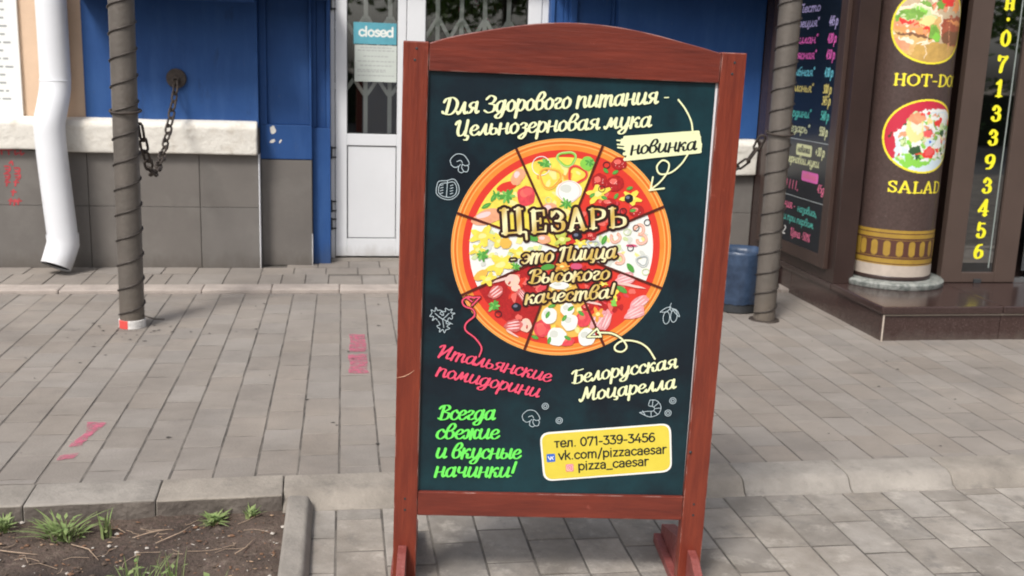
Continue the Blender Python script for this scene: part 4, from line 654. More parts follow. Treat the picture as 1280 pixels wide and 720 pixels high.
part(lv, 'leaves', mat('pot_leaf', (.06, .14, .03), .6), pp); part(bl, 'blossoms', mat('pink_blossom', (.8, .08, .2), .6), pp)
part(MB().box(.6, 1.3, 8.15, 8.5, 1.36, 1.395).box(.62, .66, 8.17, 8.48, .03, 1.36).box(1.24, 1.28, 8.17, 8.48, .03, 1.36), 'stand', ROOM, pp)
# closed sign and paper behind the door glass
cs = empty('closed_sign', (.22, 7.738, 1.6), 'turquoise card reading closed, hung on the narrow glass door', 'sign'); bpy.context.view_layer.update()
part(MB().box(.072, .376, 7.7345, 7.7365, 1.592, 1.742), 'card', mat('turquoise_card', (.10, .34, .42), .4, var=.15, vscale=6), cs, bevel=.0005)
F = Field(.07, .38, 1.58, 1.76, .0012); layout(F, 'closed', (.110, 1.648), (.355, 1.648), .042, SANS, .16, .15, 0)
m_ = MB(); F.mesh(0, m_, lambda x, z: (x, 7.7338, z)); part(m_, 'lettering', PR['leafw'], cs)
pn = empty('paper_notice', (.22, 7.738, 1.45), 'white sheet of printed paper under the turquoise card on the glass door', 'notice'); bpy.context.view_layer.update()
part(MB().box(.080, .379, 7.7345, 7.7358, 1.330, 1.586), 'sheet', mat('notice_paper', (.52, .56, .52), .6, var=.04), pn)
m_ = MB()
for z, a, c in ((1.565, .12, .34), (1.545, .10, .36), (1.505, .14, .32), (1.47, .10, .36), (1.44, .12, .35), (1.41, .10, .30), (1.398, .10, .30), (1.37, .10, .36)):
    x = a
    while x < c: wd = rng.uniform(.012, .03); m_.add([(x, 7.734, z), (min(c, x + wd), 7.734, z), (min(c, x + wd), 7.734, z + .006), (x, 7.734, z + .006)], [(0, 1, 2, 3)]); x += wd + .007
part(m_, 'lettering', PRINTG, pn)['kind'] = 'stuff'

# notice board at the far left
nb = empty('notice_board', (-2.45, 7.46, 1.03), 'large white board with small rows of print left of the downpipe', 'notice board'); bpy.context.view_layer.update()
part(MB().box(-3.1, -2.098, 7.475, 7.499, 1.045, 2.1), 'board', BOARDW, nb, bevel=.003)
m_ = MB(); z = 1.98
while z > 1.12:
    x = -2.95
    while x < -2.185: wd = rng.uniform(.015, .06); m_.add([(x, 7.4742, z), (x + wd, 7.4742, z), (x + wd, 7.4742, z + .012), (x, 7.4742, z + .012)], [(0, 1, 2, 3)]); x += wd + .014
    z -= .052
part(m_, 'lettering', PRINTG, nb)['kind'] = 'stuff'
# downpipe
dp = empty('downpipe', (-1.86, 7.3, .1), 'white painted metal downpipe with cut elbow end above the paving', 'downpipe'); bpy.context.view_layer.update()
pth = [(-1.862, 7.385, 2.7), (-1.862, 7.385, 2.0), (-1.860, 7.385, 1.45), (-1.860, 7.37, 1.25), (-1.872, 7.32, 1.12), (-1.886, 7.285, 1.02), (-1.886, 7.28, .9), (-1.868, 7.28, .6), (-1.845, 7.28, .27)]
sp = smoothpath(pth, 6); o = part(MB().tube(sp, .096, 28), 'pipe', PIPEW, dp, smooth=True, angle=50)
eb = MB().tube([(-1.846, 7.28, .285), (-1.844, 7.28, .22), (-1.868, 7.25, .13), (-1.885, 7.225, .075)], [.103, .103, .100, .098], 28, cap=False); part(eb, 'elbow', PIPEW, dp, smooth=True, angle=30)
eb = MB().tube([(-1.872, 7.243, .115), (-1.882, 7.229, .085)], [.088, .092], 24); part(eb, 'dark_mouth', BLACKI, dp, smooth=True)
for z in (1.285,): part(MB().lathe([(.0965, z - .004), (.0985, z - .003), (.0985, z + .003), (.0965, z + .004)], (-1.860, 7.374), 28), 'seam_ring', PIPEW, dp, smooth=True, angle=40)

# ============================================================ POLES AND CHAINS
def pole(x, y, tx, ty, pitch, z0, label, ph, band):
    p = empty('awning_pole', (x, y, 0), label, 'pole', 'poles wound with wire'); bpy.context.view_layer.update()
    b = MB(); H_ = 3.2; prof = [(x + tx * z, y + ty * z, z) for z in (0.0, .5, 1, 1.5, 2, 2.5, H_)]
    b.tube(prof, .0655, 40); part(b, 'tube', STEEL, p, smooth=True, angle=50)
    hp = []; k = 0; N_ = 18; turns = int((H_ - .05) / pitch)
    for i in range(turns * N_):
        z = .045 + z0 + pitch * i / N_; a = ph + 2 * math.pi * i / N_
        w2 = .0045 + .003 * noise.noise((i * .13, x, 0)); r = .0655 + .0030 + abs(w2) * .35
        hp.append((x + tx * z + r * math.cos(a), y + ty * z + r * math.sin(a), z))
    part(MB().tube(hp, .0043, 6), 'wire_coil', WIRE, p, smooth=True)
    if band:
        c = MB().lathe([(.066, 0.0), (.071, .002), (.071, .045), (.0665, .047)], (x, y), 40)
        o = part(c, 'paint_band', [mat('old_white_paint', (.62, .60, .58), .7, var=.3, vscale=25), mat('old_red_paint', (.62, .07, .06), .7)], p, smooth=True, angle=40)
        for pg in o.data.polygons:
            ce = o.matrix_world @ pg.center if False else pg.center
            a = math.degrees(math.atan2(ce.y - y, ce.x - x)) if True else 0
            if -155 < a < -100 and ce.z > .012: pg.material_index = 1
        part(MB().tube([(x + .06, y - .02, .07), (x + .12, y - .01, .045), (x + .16, y + .05, .03)], .004, 6), 'loose_wire_end', WIRE, p, smooth=True)
    else:
        part(MB().lathe([(.095, .0), (.09, .006), (.07, .008)], (x, y), 30), 'weld_plate', RUST, p)
    return p
pole(-1.152, 5.885, .0085, 0, .1365, .03, 'left wire-wound metal pole with red and white paint at its foot', R(200), True)
pole(2.555, 5.955, -.0005, 0, .122, .0, 'right wire-wound metal pole between blue bin and brown shop', R(190), False)
def link_mesh(L, W, r):
    P = []
    for i in range(16):
        a = 2 * math.pi * i / 16; x = math.cos(a); z = math.sin(a)
        P.append((x * (W / 2 - r), 0, z * (W / 2 - r) + (L / 2 - W / 2) * (1 if z > .01 else (-1 if z < -.01 else 0))))
    return MB().tube(P, r, 7, closed=True)
def chain(label, pts, hook, pt):
    c = empty('chain', pts[0], label, 'chain', 'chains hung between wall and pole'); bpy.context.view_layer.update()
    P = smoothpath(pts, 20); D_ = [0]
    for i in range(1, len(P)): D_.append(D_[-1] + np.linalg.norm(P[i] - P[i - 1]))
    step = .088; n = int(D_[-1] / step); proto = None
    for k in range(n):
        s_ = (k + .5) * step; i = np.searchsorted(D_, s_) - 1; i = max(0, min(i, len(P) - 2)); t = (s_ - D_[i]) / (D_[i + 1] - D_[i] + 1e-9)
        p = P[i] + (P[i + 1] - P[i]) * t; d = Vector(P[i + 1] - P[i]).normalized()
        if proto is None: proto = link_mesh(.116, .056, .0074).build('link', RUST, smooth=True); o = proto
        else: o = proto.copy(); COL.objects.link(o)
        q = d.to_track_quat('Z', 'Y'); q = q @ Matrix.Rotation(R(45 + 90 * (k % 2)) + rng.uniform(-.25, .25), 3, 'Z').to_quaternion()
        o.rotation_mode = 'QUATERNION'; o.rotation_quaternion = q; o.location = Vector(p); o.parent = c; o.matrix_parent_inverse = c.matrix_world.inverted()
    if hook:
        x, y, z = hook
        part(MB().prism([(x + .066 * math.cos(a), z + .066 * math.sin(a)) for a in np.linspace(0, 2 * math.pi, 25)[:-1]], 'y', y - .022, y + .005), 'wall_plate', RUST, c, bevel=.006)
        part(MB().tube([(x + .018 * math.cos(a), y - .035, z - .012 + .018 * math.sin(a)) for a in np.linspace(0, 2 * math.pi, 15)[:-1]], .008, 8, closed=True), 'ring', RUST, c, smooth=True)
    x, y, z = pt
    part(MB().tube([(x + .078 * math.cos(a), y + .078 * math.sin(a), z + .01 * math.sin(a)) for a in np.linspace(0, 2 * math.pi, 25)[:-1]], .0065, 8, closed=True), 'pole_loop', RUST, c, smooth=True)
chain('rusty chain sagging from round wall plate to the left pole', [(-1.109, 7.43, 1.30), (-1.109, 7.38, 1.22), (-1.108, 7.12, 1.04), (-1.102, 6.8, .885), (-1.092, 6.45, .80), (-1.08, 6.2, .84), (-1.075, 6.0, 1.0), (-1.085, 5.94, 1.18)], (-1.109, 7.475, 1.319), (-1.14, 5.885, 1.18))
chain('rusty chain hanging behind the signboard from the right pole', [(1.75, 7.5, 1.319), (1.80, 7.4, 1.18), (1.95, 7.1, .95), (2.12, 6.7, .80), (2.28, 6.35, .82), (2.42, 6.12, .95), (2.49, 6.02, 1.13)], (1.75, 7.56, 1.319), (2.555, 5.955, 1.14))

# ============================================================ BIN
bx, by = 2.475, 6.22
bn = empty('litter_bin', (bx, by, 0), 'dark round litter bin with blue bag liner beside the right pole', 'bin'); bpy.context.view_layer.update()
part(MB().lathe([(.118, 0), (.128, .01), (.142, .34), (.136, .34), (.12, .02)], (bx, by), 40), 'bucket', mat('bin_dark', (.03, .032, .035), .5, var=.3, vscale=10), bn, smooth=True, angle=40)
v = []; f = []; n = 72; prof = [(.1355, .06), (.141, .12), (.148, .22), (.152, .30), (.158, .325), (.152, .345), (.160, .372), (.156, .395), (.148, .398), (.135, .36), (.12, .22)]
for i, (r, z) in enumerate(prof):
    for j in range(n):
        a = 2 * math.pi * j / n; q = 1 + .025 * noise.noise((math.cos(a) * 5, math.sin(a) * 5, z * 14)) + .012 * math.sin(a * 17 + z * 30) * (1 if i > 3 else .4); v.append((bx + r * q * math.cos(a), by + r * q * math.sin(a), z + (.012 * noise.noise((math.cos(a) * 3, math.sin(a) * 3, 1)) if i in (0, 6, 7) else 0)))
for i in range(len(prof) - 1):
    for j in range(n): f.append((i * n + j, i * n + (j + 1) % n, (i + 1) * n + (j + 1) % n, (i + 1) * n + j))
o = MB(); o.add(v, f)
part(o, 'bag_liner', mat('blue_bag', (.045, .075, .135), .35, c2=(.016, .028, .055), vscale=9, bump=.4, bscale=25), bn, smooth=True)

# ============================================================ BROWN GRANITE SHOP
sh = empty('granite_shop', (3.5, 6.2, 0), 'dark brown granite shop entrance with raised step and round column', 'building'); bpy.context.view_layer.update()
P_ = lambda mb, name, mats, parent=None, **k: part(mb, name, mats, parent or sh, **k)
# stepped platform: core, riser slabs, tread slabs
PF = P_(MB().box(3.08, 9, 5.46, 9, -.05, .150), 'platform', JOINT)
for a, c in ((3.05, 3.79), (3.792, 4.6), (4.602, 5.4), (5.402, 6.2), (6.202, 7.0)):
    o = P_(MB().box(a + .001, c - .001, 5.44, 5.46, -.04, .157), 'riser_slab', GRANITE, bevel=.002)
    o = P_(MB().box((a if a > 3.1 else 3.035) + .0005, c - .0005, 5.418, 6.08, .158, .204), 'tread_slab', GRANITE, bevel=.012, seg=3)
for a, c in ((5.462, 6.0), (6.002, 6.7), (6.702, 7.44)):
    P_(MB().box(3.05, 3.079, a, c - .001, -.04, .157), 'riser_slab', GRANITE, bevel=.002)
P_(MB().box(3.034, 3.20, 6.081, 7.44, .158, .204), 'tread_slab', GRANITE, bevel=.01, seg=2)
P_(MB().box(3.2, 9, 6.081, 8.9, .15, .2035), 'floor_slab', GRANITE)
P_(MB().tube([(3.052, 5.428, -.03), (3.052, 5.428, .155)], .005, 8), 'corner_joint', PALE)
P_(MB().box(3.06, 6.0, 5.4375, 5.4395, .148, .157), 'mortar_line', PALE)
# side wall carrying the menu
P_(MB().box(3.036, 3.17, 6.06, 7.9, .204, 3.3), 'side_wall', BROWN, bevel=.004)
P_(MB().box(3.17, 3.24, 6.3, 7.9, .204, 3.3), 'inner_wall', BLACKI)
P_(MB().box(3.171, 9, 7.9, 7.93, .2, 3.3).box(3.3, 9, 6.0, 7.9, 2.6, 2.65), 'dark_interior', BLACKI)
P_(MB().box(3.04, 9, 5.9, 6.2, 2.35, 3.3), 'fascia', BROWN)
# pilaster edging in front of the blue wall
P_(MB().box(3.031, 3.0355, 6.9, 7.46, .02, 3.3), 'wall_return', GRANITE)
# menu board on the wall
mbd = empty('menu_board', (3.03, 6.6, .3), 'dark menu board with coloured prices on the brown side wall', 'menu board'); bpy.context.view_layer.update()
part(MB().box(3.012, 3.034, 6.245, 7.2, .36, 2.3), 'panel', mat('menu_print', (.006, .010, .016), .3), mbd)
fr = MB().box(3.006, 3.035, 6.15, 6.244, .28, 2.34).box(3.006, 3.035, 6.244, 7.21, .28, .359).box(3.006, 3.035, 7.2005, 7.28, .28, 2.34).box(3.006, 3.035, 6.244, 7.2, 2.301, 2.36)
part(fr, 'frame', mat('dark_brown_frame', (.055, .034, .028), .4, var=.08), mbd, bevel=.004)
pm('m_violet', (.42, .36, .62)); pm('m_pink', (.75, .13, .45)); pm('m_cyan', (.16, .55, .65)); pm('m_yellow', (.70, .58, .16)); pm('m_teal', (.10, .50, .42)); pm('m_cream', (.68, .70, .38)); pm('m_rose', (.72, .16, .28))
rows = [('и с Песто', 1.885, 'm_violet', ''), ('Греция"', 1.79, 'm_violet', '445 р.'), ('Милан"', 1.685, 'm_pink', '420 р.'), ('Мясная"', 1.585, 'm_pink', '450 р.'), ('Рыбная"', 1.475, 'm_cyan', '430 р.'), ('Болонья"', 1.372, 'm_yellow', '300 р.'), ('', 1.30, 'm_yellow', '345 р.'), ('сардини"', 1.205, 'm_teal', '540 р.'), ('Цезарь"', 1.105, 'm_cream', '550 р.')]
FD = {'0': (.8, [OV(.1, .68, 0, 1.5)]), '1': (.5, [[(.3, 1.5), (.3, 0)]]), '2': (.8, [[(.1, 1.2), (.4, 1.5), (.68, 1.15), (.1, .04), (.72, .04)]]), '3': (.8, [[(.1, 1.3), (.6, 1.4), (.35, .85)], [(.35, .85), (.68, .5), (.4, 0), (.08, .15)]]), '4': (.85, [('L', [(.5, 1.5), (.08, .45), (.75, .45)]), ('L', [(.55, .9), (.55, 0)])]), '5': (.8, [('L', [(.66, 1.46), (.2, 1.46), (.15, .85)]), [(.15, .85), (.65, .75), (.6, .1), (.08, .1)]])}
MENU = dict(SCRIPT); MENU.update(FD)
for extra in 'йъшщфхю':
    MENU.setdefault(extra, MENU['и'])
MENU['М'] = SCRIPT['М']; MENU['з'] = SCRIPT['з']
def menu_line(txt, y0, y1, z, hh, key, zr=0.0):
    F = Field(-max(y0, y1) - .1, -min(y0, y1) + .1, z - .06, z + .12, .0016)
    layout(F, txt, (-y0, z), (-y1, z + zr), hh, MENU,   .14, .08, .15)
    m_ = MB(); F.mesh(0, m_, lambda x, zz: (3.0112, -x, zz)); part(m_, 'lettering', PR[key], mbd)
for nm, z, key, price in rows:
    if nm: menu_line(nm, 6.93 if len(nm) < 9 else 7.05, 6.545, z, .034, key)
    if price: menu_line(price, 6.40, 6.27, z, .036, key)
m_ = MB()
for z in (1.058, .677): m_.box(3.0105, 3.0116, 6.25, 7.19, z - .002, z + .002)
part(m_, 'divider_line', PR['grey'], mbd)
def plate(y0, y1, z0, z1, key, x=3.0112):
    m_ = MB(); pts = []
    for cy, cz, a0 in ((y0 - .015, z1 - .015, 0), (y1 + .015, z1 - .015, 90), (y1 + .015, z0 + .015, 180), (y0 - .015, z0 + .015, 270)):
        for k in range(4): a = R(a0 + (0, 30, 60, 90)[k]); pts.append((x, cy + .015 * math.cos(a) if True else 0, cz + .015 * math.sin(a)))
    m_.add(pts, [tuple(range(len(pts)))]); part(m_, 'price_tag_print', PR[key], mbd)
plate(6.72, 6.48, .955, 1.03, 'm_cream'); plate(6.60, 6.35, .795, .86, 'm_pink')
F = Field(-6.8, -6.4, .93, 1.06, .0014); layout(F, 'новинка', (-6.70, .978), (-6.51, .978), .026, MENU, .17, .1, .15); m_ = MB(); F.mesh(0, m_, lambda x, z: (3.0108, -x, z)); part(m_, 'lettering', PR['ink'], mbd)
F = Field(-6.7, -6.3, .78, .9, .0014); layout(F, 'новинка', (-6.58, .815), (-6.38, .815), .024, MENU, .17, .1, .15); m_ = MB(); F.mesh(0, m_, lambda x, z: (3.0108, -x, z)); part(m_, 'lettering', PR['m_rose'], mbd)
menu_line('+30 р.', 6.43, 6.28, .975, .036, 'm_cream'); menu_line('зерновой муки'.replace('й', 'и'), 6.86, 6.36, .900, .034, 'm_cream')
menu_line('1111,', 6.86, 6.62, .725, .036, 'm_rose'); menu_line('45д', 6.35, 6.25, .745, .034, 'm_rose')
menu_line('ция -', 6.86, 6.66, .59, .036, 'm_rose'); menu_line('назовись,', 6.62, 6.32, .585, .030, 'm_teal'); menu_line('и при первом', 6.84, 6.36, .505, .030, 'm_teal')
menu_line('2', 6.83, 6.78, .405, .036, 'white'); menu_line('Цена -50%', 6.70, 6.39, .410, .034, 'm_rose')

# column
CX, CY, CR = 3.462, 6.165, .249
dv_ = Vector((-CX, -CY, 0)).normalized(); ev_ = Vector((-dv_.y, dv_.x, 0))
def cyl(s_, z, off=0.0008):
    a = s_ / CR; r = CR + off; p = dv_ * math.cos(a) * r + ev_ * math.sin(a) * r
    return (CX + p.x, CY + p.y, z)
column = P_(MB().lathe([(CR, .255), (CR, 3.2)], (CX, CY), 96), 'column', GRANITE2, smooth=True, angle=40)
cp = lambda mb, name, mats, **k: part(mb, name, mats, column, **k)
cp(MB().lathe([(.33, .2042), (.336, .212), (.336, .236), (.322, .2475), (.255, .2485)], (CX, CY), 96), 'base_disc', TERR, smooth=True, angle=40)
cp(MB().lathe([(.2515, .2486), (.2525, .25), (.2525, .272), (.2505, .2745)], (CX, CY), 96), 'dark_base_ring', BROWN, smooth=True, angle=40)
def wrap(s0, s1, z0, z1, off, mi=0, mb=None, n=None):
    mb = mb or MB(); n = n or max(2, int((s1 - s0) / .008)); V = []
    for i in range(n + 1): V += [cyl(s0 + (s1 - s0) * i / n, z0, off), cyl(s0 + (s1 - s0) * i / n, z1, off)]
    mb.add(V, [(2 * i, 2 * i + 2, 2 * i + 3, 2 * i + 1) for i in range(n)], mi); return mb
cp(wrap(-.39, .39, .275, .345, .0012), 'pale_tape_band', PALE)
bnd = wrap(-.30, .36, .335, .565, .0010, 0); 
wrap(-.30, .36, .385, .395, .0016, 1, bnd); wrap(-.30, .36, .505, .515, .0016, 1, bnd); wrap(-.30, .36, .352, .357, .0016, 1, bnd); wrap(-.30, .36, .541, .546, .0016, 1, bnd); wrap(-.20, .33, .398, .502, .0014, 1, bnd)
for k in range(-2, 6):
    s0 = -.10 + .0755 * (k); pts = []
    for q in range(20):
        a = 2 * math.pi * q / 20; pts.append(cyl(s0 + .021 * math.cos(a), .45 + .022 * math.sin(a) + (.026 if math.sin(a) > 0 else -.026), .0022))
    if -.19 < s0 < .31: bnd.add(pts, [tuple(range(20))], 0)
cp(bnd, 'gold_band_print', [mat('print_gold_band', (.40, .25, .04), .4, c2=(.30, .18, .03), vscale=12), mat('print_brown', (.09, .035, .025), .4)])
def disc_pts(s0, z0, rs, rz, n=48, rot=0, wob=0, seed=0):
    P = []
    for q in range(n):
        a = 2 * math.pi * q / n; w2 = 1 + wob * noise.noise((math.cos(a) * 1.7 + seed, math.sin(a) * 1.7, seed * 3.1)); u = rs * math.cos(a) * w2; v_ = rz * math.sin(a) * w2
        P.append((s0 + u * math.cos(rot) - v_ * math.sin(rot), z0 + u * math.sin(rot) + v_ * math.cos(rot)))
    return P
def clipc(P, s0, z0, r):
    out = []
    for (u, v_) in P:
        d = math.hypot(u - s0, v_ - z0)
        if d > r: u = s0 + (u - s0) * r / d; v_ = z0 + (v_ - z0) * r / d
        out.append((u, v_))
    return out
def picture(name, s0, z0, r, ground, shapes, rx=1.0, cell=.0036, jit=.035):
    """photographic print: a fine grid that follows the curved face, each cell coloured by the topmost shape"""
    pm('rim', (.88, .74, .05)); keys = list(dict.fromkeys(['rim', ground] + [q[5] for q in shapes])); n = int(2 * r / cell); m = int(2 * r * rx / cell)
    v_ = (np.arange(n) + .5) / n * 2 - 1; u_ = (np.arange(m) + .5) / m * 2 - 1; Ug, Vg = np.meshgrid(u_, v_); rng2 = np.random.default_rng(5)
    def smooth(k):
        a = rng2.normal(size=(n // k + 3, m // k + 3)); yy = np.arange(n) / k; xx = np.arange(m) / k; y0 = yy.astype(int); x0 = xx.astype(int); fy = (yy - y0)[:, None]; fx = (xx - x0)[None]
        return (a[y0][:, x0] * (1 - fy) * (1 - fx) + a[y0 + 1][:, x0] * fy * (1 - fx) + a[y0][:, x0 + 1] * (1 - fy) * fx + a[y0 + 1][:, x0 + 1] * fy * fx)
    Uj = Ug + jit * smooth(9) + jit * .5 * smooth(3); Vj = Vg + jit * smooth(9) + jit * .5 * smooth(3)
    idx = np.full(Ug.shape, keys.index(ground))
    for (u, v0, a, c, rot, key) in shapes:
        du = Uj - u; dw = Vj - v0; x_ = du * math.cos(rot) + dw * math.sin(rot); y_ = -du * math.sin(rot) + dw * math.cos(rot)
        idx[(x_ / a) ** 2 + (y_ / c) ** 2 < 1] = keys.index(key)
    rr2 = np.hypot(Ug, Vg); idx[rr2 > .95] = 0
    mb = MB(); V = [cyl(s0 + (2 * i / m - 1) * r * rx, z0 + (2 * j / n - 1) * r, .0012) for j in range(n + 1) for i in range(m + 1)]; Fs = []; mi = []
    for j in range(n):
        for i in range(m):
            if rr2[j, i] <= 1.0: a = j * (m + 1) + i; Fs.append((a, a + 1, a + m + 2, a + m + 1)); mi.append(int(idx[j, i]))
    mb.v = V; mb.f = Fs; mb.m = mi; cp(mb, name, [PR[k] for k in keys])
pm('p_bg', (.50, .36, .22), c2=(.62, .50, .34), vscale=9); pm('p_bread', (.78, .52, .22), c2=(.66, .36, .12), vscale=30); pm('p_meat', (.50, .14, .07), c2=(.30, .07, .04), vscale=25); pm('p_peach', (.80, .40, .22), c2=(.70, .26, .14), vscale=35); pm('p_salad', (.30, .52, .10), c2=(.12, .30, .05), vscale=45); pm('p_tomato', (.78, .05, .04)); pm('p_white', (.80, .80, .76)); pm('p_wood', (.55, .34, .10), var=.2, vscale=20); pm('p_dark', (.12, .05, .03)); pm('p_cloth', (.55, .03, .06)); pm('p_bluew', (.62, .72, .78)); pm('p_darkleaf', (.04, .10, .04)); pm('p_egg', (.85, .70, .30))
rs = random.Random(4); pm('p_hi', (.86, .76, .58)); pm('p_shade', (.22, .10, .05)); pm('p_green2', (.18, .36, .06)); pm('p_orange', (.82, .33, .12))
def scatter(n, u0, u1, v0, v1, r0, r1, cols): return [(rs.uniform(u0, u1), rs.uniform(v0, v1), rs.uniform(r0, r1), rs.uniform(r0, r1) * .65, rs.uniform(0, 3), rs.choice(cols)) for _ in range(n)]
hot = [(0, -.8, 1.2, .36, 0, 'p_wood'), (.7, -.12, .55, .42, .1, 'p_meat'), (.7, -.28, .5, .22, .1, 'p_shade'), (.65, .05, .45, .18, -.1, 'p_meat'), (.7, .12, .36, .05, -.1, 'p_orange')]
hot += scatter(46, -.45, .95, .42, .95, .06, .17, ('p_salad', 'p_tomato', 'p_peach', 'p_meat', 'p_peach', 'p_hi', 'p_green2', 'p_orange', 'p_shade'))
hot += [(.32, .68, .19, .19, 0, 'p_tomato'), (.28, .74, .06, .05, 0, 'red2'), (-.42, .02, .66, .52, -.35, 'p_hi'), (-.40, .00, .60, .46, -.35, 'p_bread'), (-.62, .25, .34, .2, .2, 'p_salad'), (-.28, .34, .34, .12, -.5, 'palegreen')]
hot += scatter(22, -.85, -.2, .12, .42, .04, .10, ('p_salad', 'lgreen', 'p_green2', 'palegreen')) + [(-.5, .0, .42, .15, -.12, 'p_peach'), (-.45, -.12, .44, .13, -.15, 'p_orange'), (-.18, .1, .18, .13, .6, 'p_egg')] + scatter(18, -.85, -.1, -.22, .15, .03, .09, ('p_peach', 'p_orange', 'p_hi', 'p_tomato', 'p_meat'))
hot += [(-.66, .14, .18, .05, -.3, 'p_tomato'), (-.35, -.28, .5, .05, -.15, 'p_shade'), (.02, -.2, .13, .24, .2, 'p_salad'), (.05, -.3, .09, .12, 0, 'lgreen'), (.0, -.1, .07, .08, 0, 'p_green2'), (-.66, -.52, .32, .24, -.5, 'p_bread'), (-.68, -.5, .24, .15, -.5, 'p_peach'), (-.6, -.4, .2, .05, -.5, 'p_hi'), (.88, .5, .1, .2, 0, 'p_hi'), (-.15, -.5, .012, .35, 0, 'p_hi'), (.42, -.25, .012, .5, 0, 'p_peach')]
picture('food_picture', .112, 1.79, .222, 'p_bg', hot, 1.15)
sal = [(.30, -.04, .98, .80, .15, 'p_white'), (.28, -.05, .88, .70, .15, 'p_bluew'), (.28, -.04, .82, .65, .15, 'p_white'), (.1, -.82, .8, .26, -.1, 'p_bluew'), (-.2, -.62, .42, .2, .1, 'lgreen')]
sal += scatter(210, -.52, .95, -.60, .60, .035, .12, ('p_salad', 'palegreen', 'lgreen', 'p_tomato', 'p_darkleaf', 'p_hi', 'p_peach', 'p_green2', 'p_bluew', 'palegreen', 'p_egg', 'p_salad', 'p_white'))
sal += [(-.28, .18, .2, .36, .1, 'p_egg'), (-.26, .28, .13, .22, .1, 'p_hi'), (-.25, .48, .17, .12, 0, 'p_peach'), (.32, .38, .12, .11, 0, 'p_tomato'), (.08, .1, .14, .09, 0, 'red2'), (.12, -.42, .18, .17, .3, 'p_tomato'), (.12, -.40, .11, .10, .3, 'red2'), (-.25, -.40, .15, .10, 0, 'p_darkleaf'), (.12, -.14, .12, .12, 0, 'p_bluew'), (.12, -.12, .04, .05, 0, 'vkblue'), (-.2, -.2, .13, .08, .2, 'p_white'), (.5, .1, .12, .09, 0, 'p_darkleaf'), (.38, -.2, .12, .12, .5, 'p_white'), (-.78, .0, .1, .03, .6, 'p_dark'), (-.62, -.3, .035, .35, .05, 'p_bluew'), (.05, -.62, .12, .04, .4, 'p_white')]
picture('food_picture', .134, 1.142, .222, 'p_cloth', sal, 1.17)
def coltext(txt, s0, z0, adv, hh):
    F = Field(s0 - .02, s0 + adv * len(txt) + .05, z0 - .02, z0 + hh + .03, .0014)
    W_ = sum(ROMAN[c][0] for c in txt); layout(F, txt, (s0, z0), (s0 + adv * W_ / .9, z0), hh, ROMAN, .11, .05, 0)
    m_ = MB(); F.mesh(0, m_, lambda x, z: cyl(x, z, .0012)); cp(m_, 'lettering', PR['rim'])
coltext('HOT-DOG', -.092, 1.440, .0735, .068); coltext('SALAD', -.060, .799, .078, .068)

# glazed door leaf beside the column
LF = empty('shop_door', (4.05, 6.11, .2)); LF.parent = sh; LF.matrix_parent_inverse = sh.matrix_world.inverted(); bpy.context.view_layer.update()
b = MB().box(3.782, 3.924, 6.085, 6.14, .208, 2.3).box(4.157, 4.302, 6.085, 6.14, .208, 2.3).box(3.924, 4.157, 6.086, 6.139, .208, .272).box(3.924, 4.157, 6.086, 6.139, 2.2, 2.3)
part(b, 'door_frame', BRFR, LF, bevel=.004)
part(MB().box(3.924, 4.157, 6.105, 6.112, .272, 2.2), 'glass', GLASSD, LF)
part(MB().box(3.924, 4.157, 6.16, 6.17, .272, 2.2), 'dark_blind', mat('dark_blind', (.012, .016, .016), .25), LF)
part(MB().box(4.01, 4.06, 6.070, 6.0845, .204, .232), 'door_stop', GASKET, LF, bevel=.003)
part(MB().box(4.116, 4.121, 6.1005, 6.1045, .30, 1.98), 'edge_strip', mat('pale_edge', (.30, .34, .32), .3), LF)
digits = [('н', 1.965), ('.', 1.865), ('0', 1.742), ('7', 1.588), ('1', 1.438), ('3', 1.285), ('3', 1.135), ('9', .98), ('3', .832), ('4', .69), ('5', .545), ('6', .41)]
dm = MB()
for chx, zc in digits:
    hh = .098 if chx not in '.' else .09; wd = ROMAN[chx][0] * .1; F = Field(3.95, 4.12, zc - .08, zc + .08, .0014)
    zb = zc - hh / 2; layout(F, chx, (4.036 - wd / 2, zb), (4.036 + wd / 2, zb), hh, ROMAN, .125, .05, 0); F.mesh(0, dm, lambda x, z: (x, 6.1035, z))
part(dm, 'phone_number', pm('digit_yellow', (.90, .82, .03)), LF)
part(MB().box(4.303, 6.5, 6.10, 6.13, .2045, .235), 'sill_rail', mat('steel_rail', (.45, .45, .45), .25, metal=.9), LF)
part(MB().box(4.45, 7.2, 6.24, 6.25, .24, 2.3), 'glass', GLASSD, LF)
part(MB().box(3.925, 3.94, 6.14, 6.5, .21, 2.3), 'side_jamb', BROWN, LF)

# ============================================================ SIGNBOARD
U2 = Vector((0.994526, -0.103948, -0.010599)); N2 = Vector((0.104099, 0.994455, 0.014899)); V2 = Vector((0.008991, -0.015921, 0.999833))
sg = empty('pavement_sign', (0, 0, 0), 'red wooden pavement signboard with a pizza advert on dark background', 'signboard')
sg.matrix_world = Matrix.Translation((.6024, 2.8392, 0)) @ Matrix((U2, N2, V2)).transposed().to_4x4()
def S(mb, name, mats, **k): return mb.build(name, mats, sg, **k)
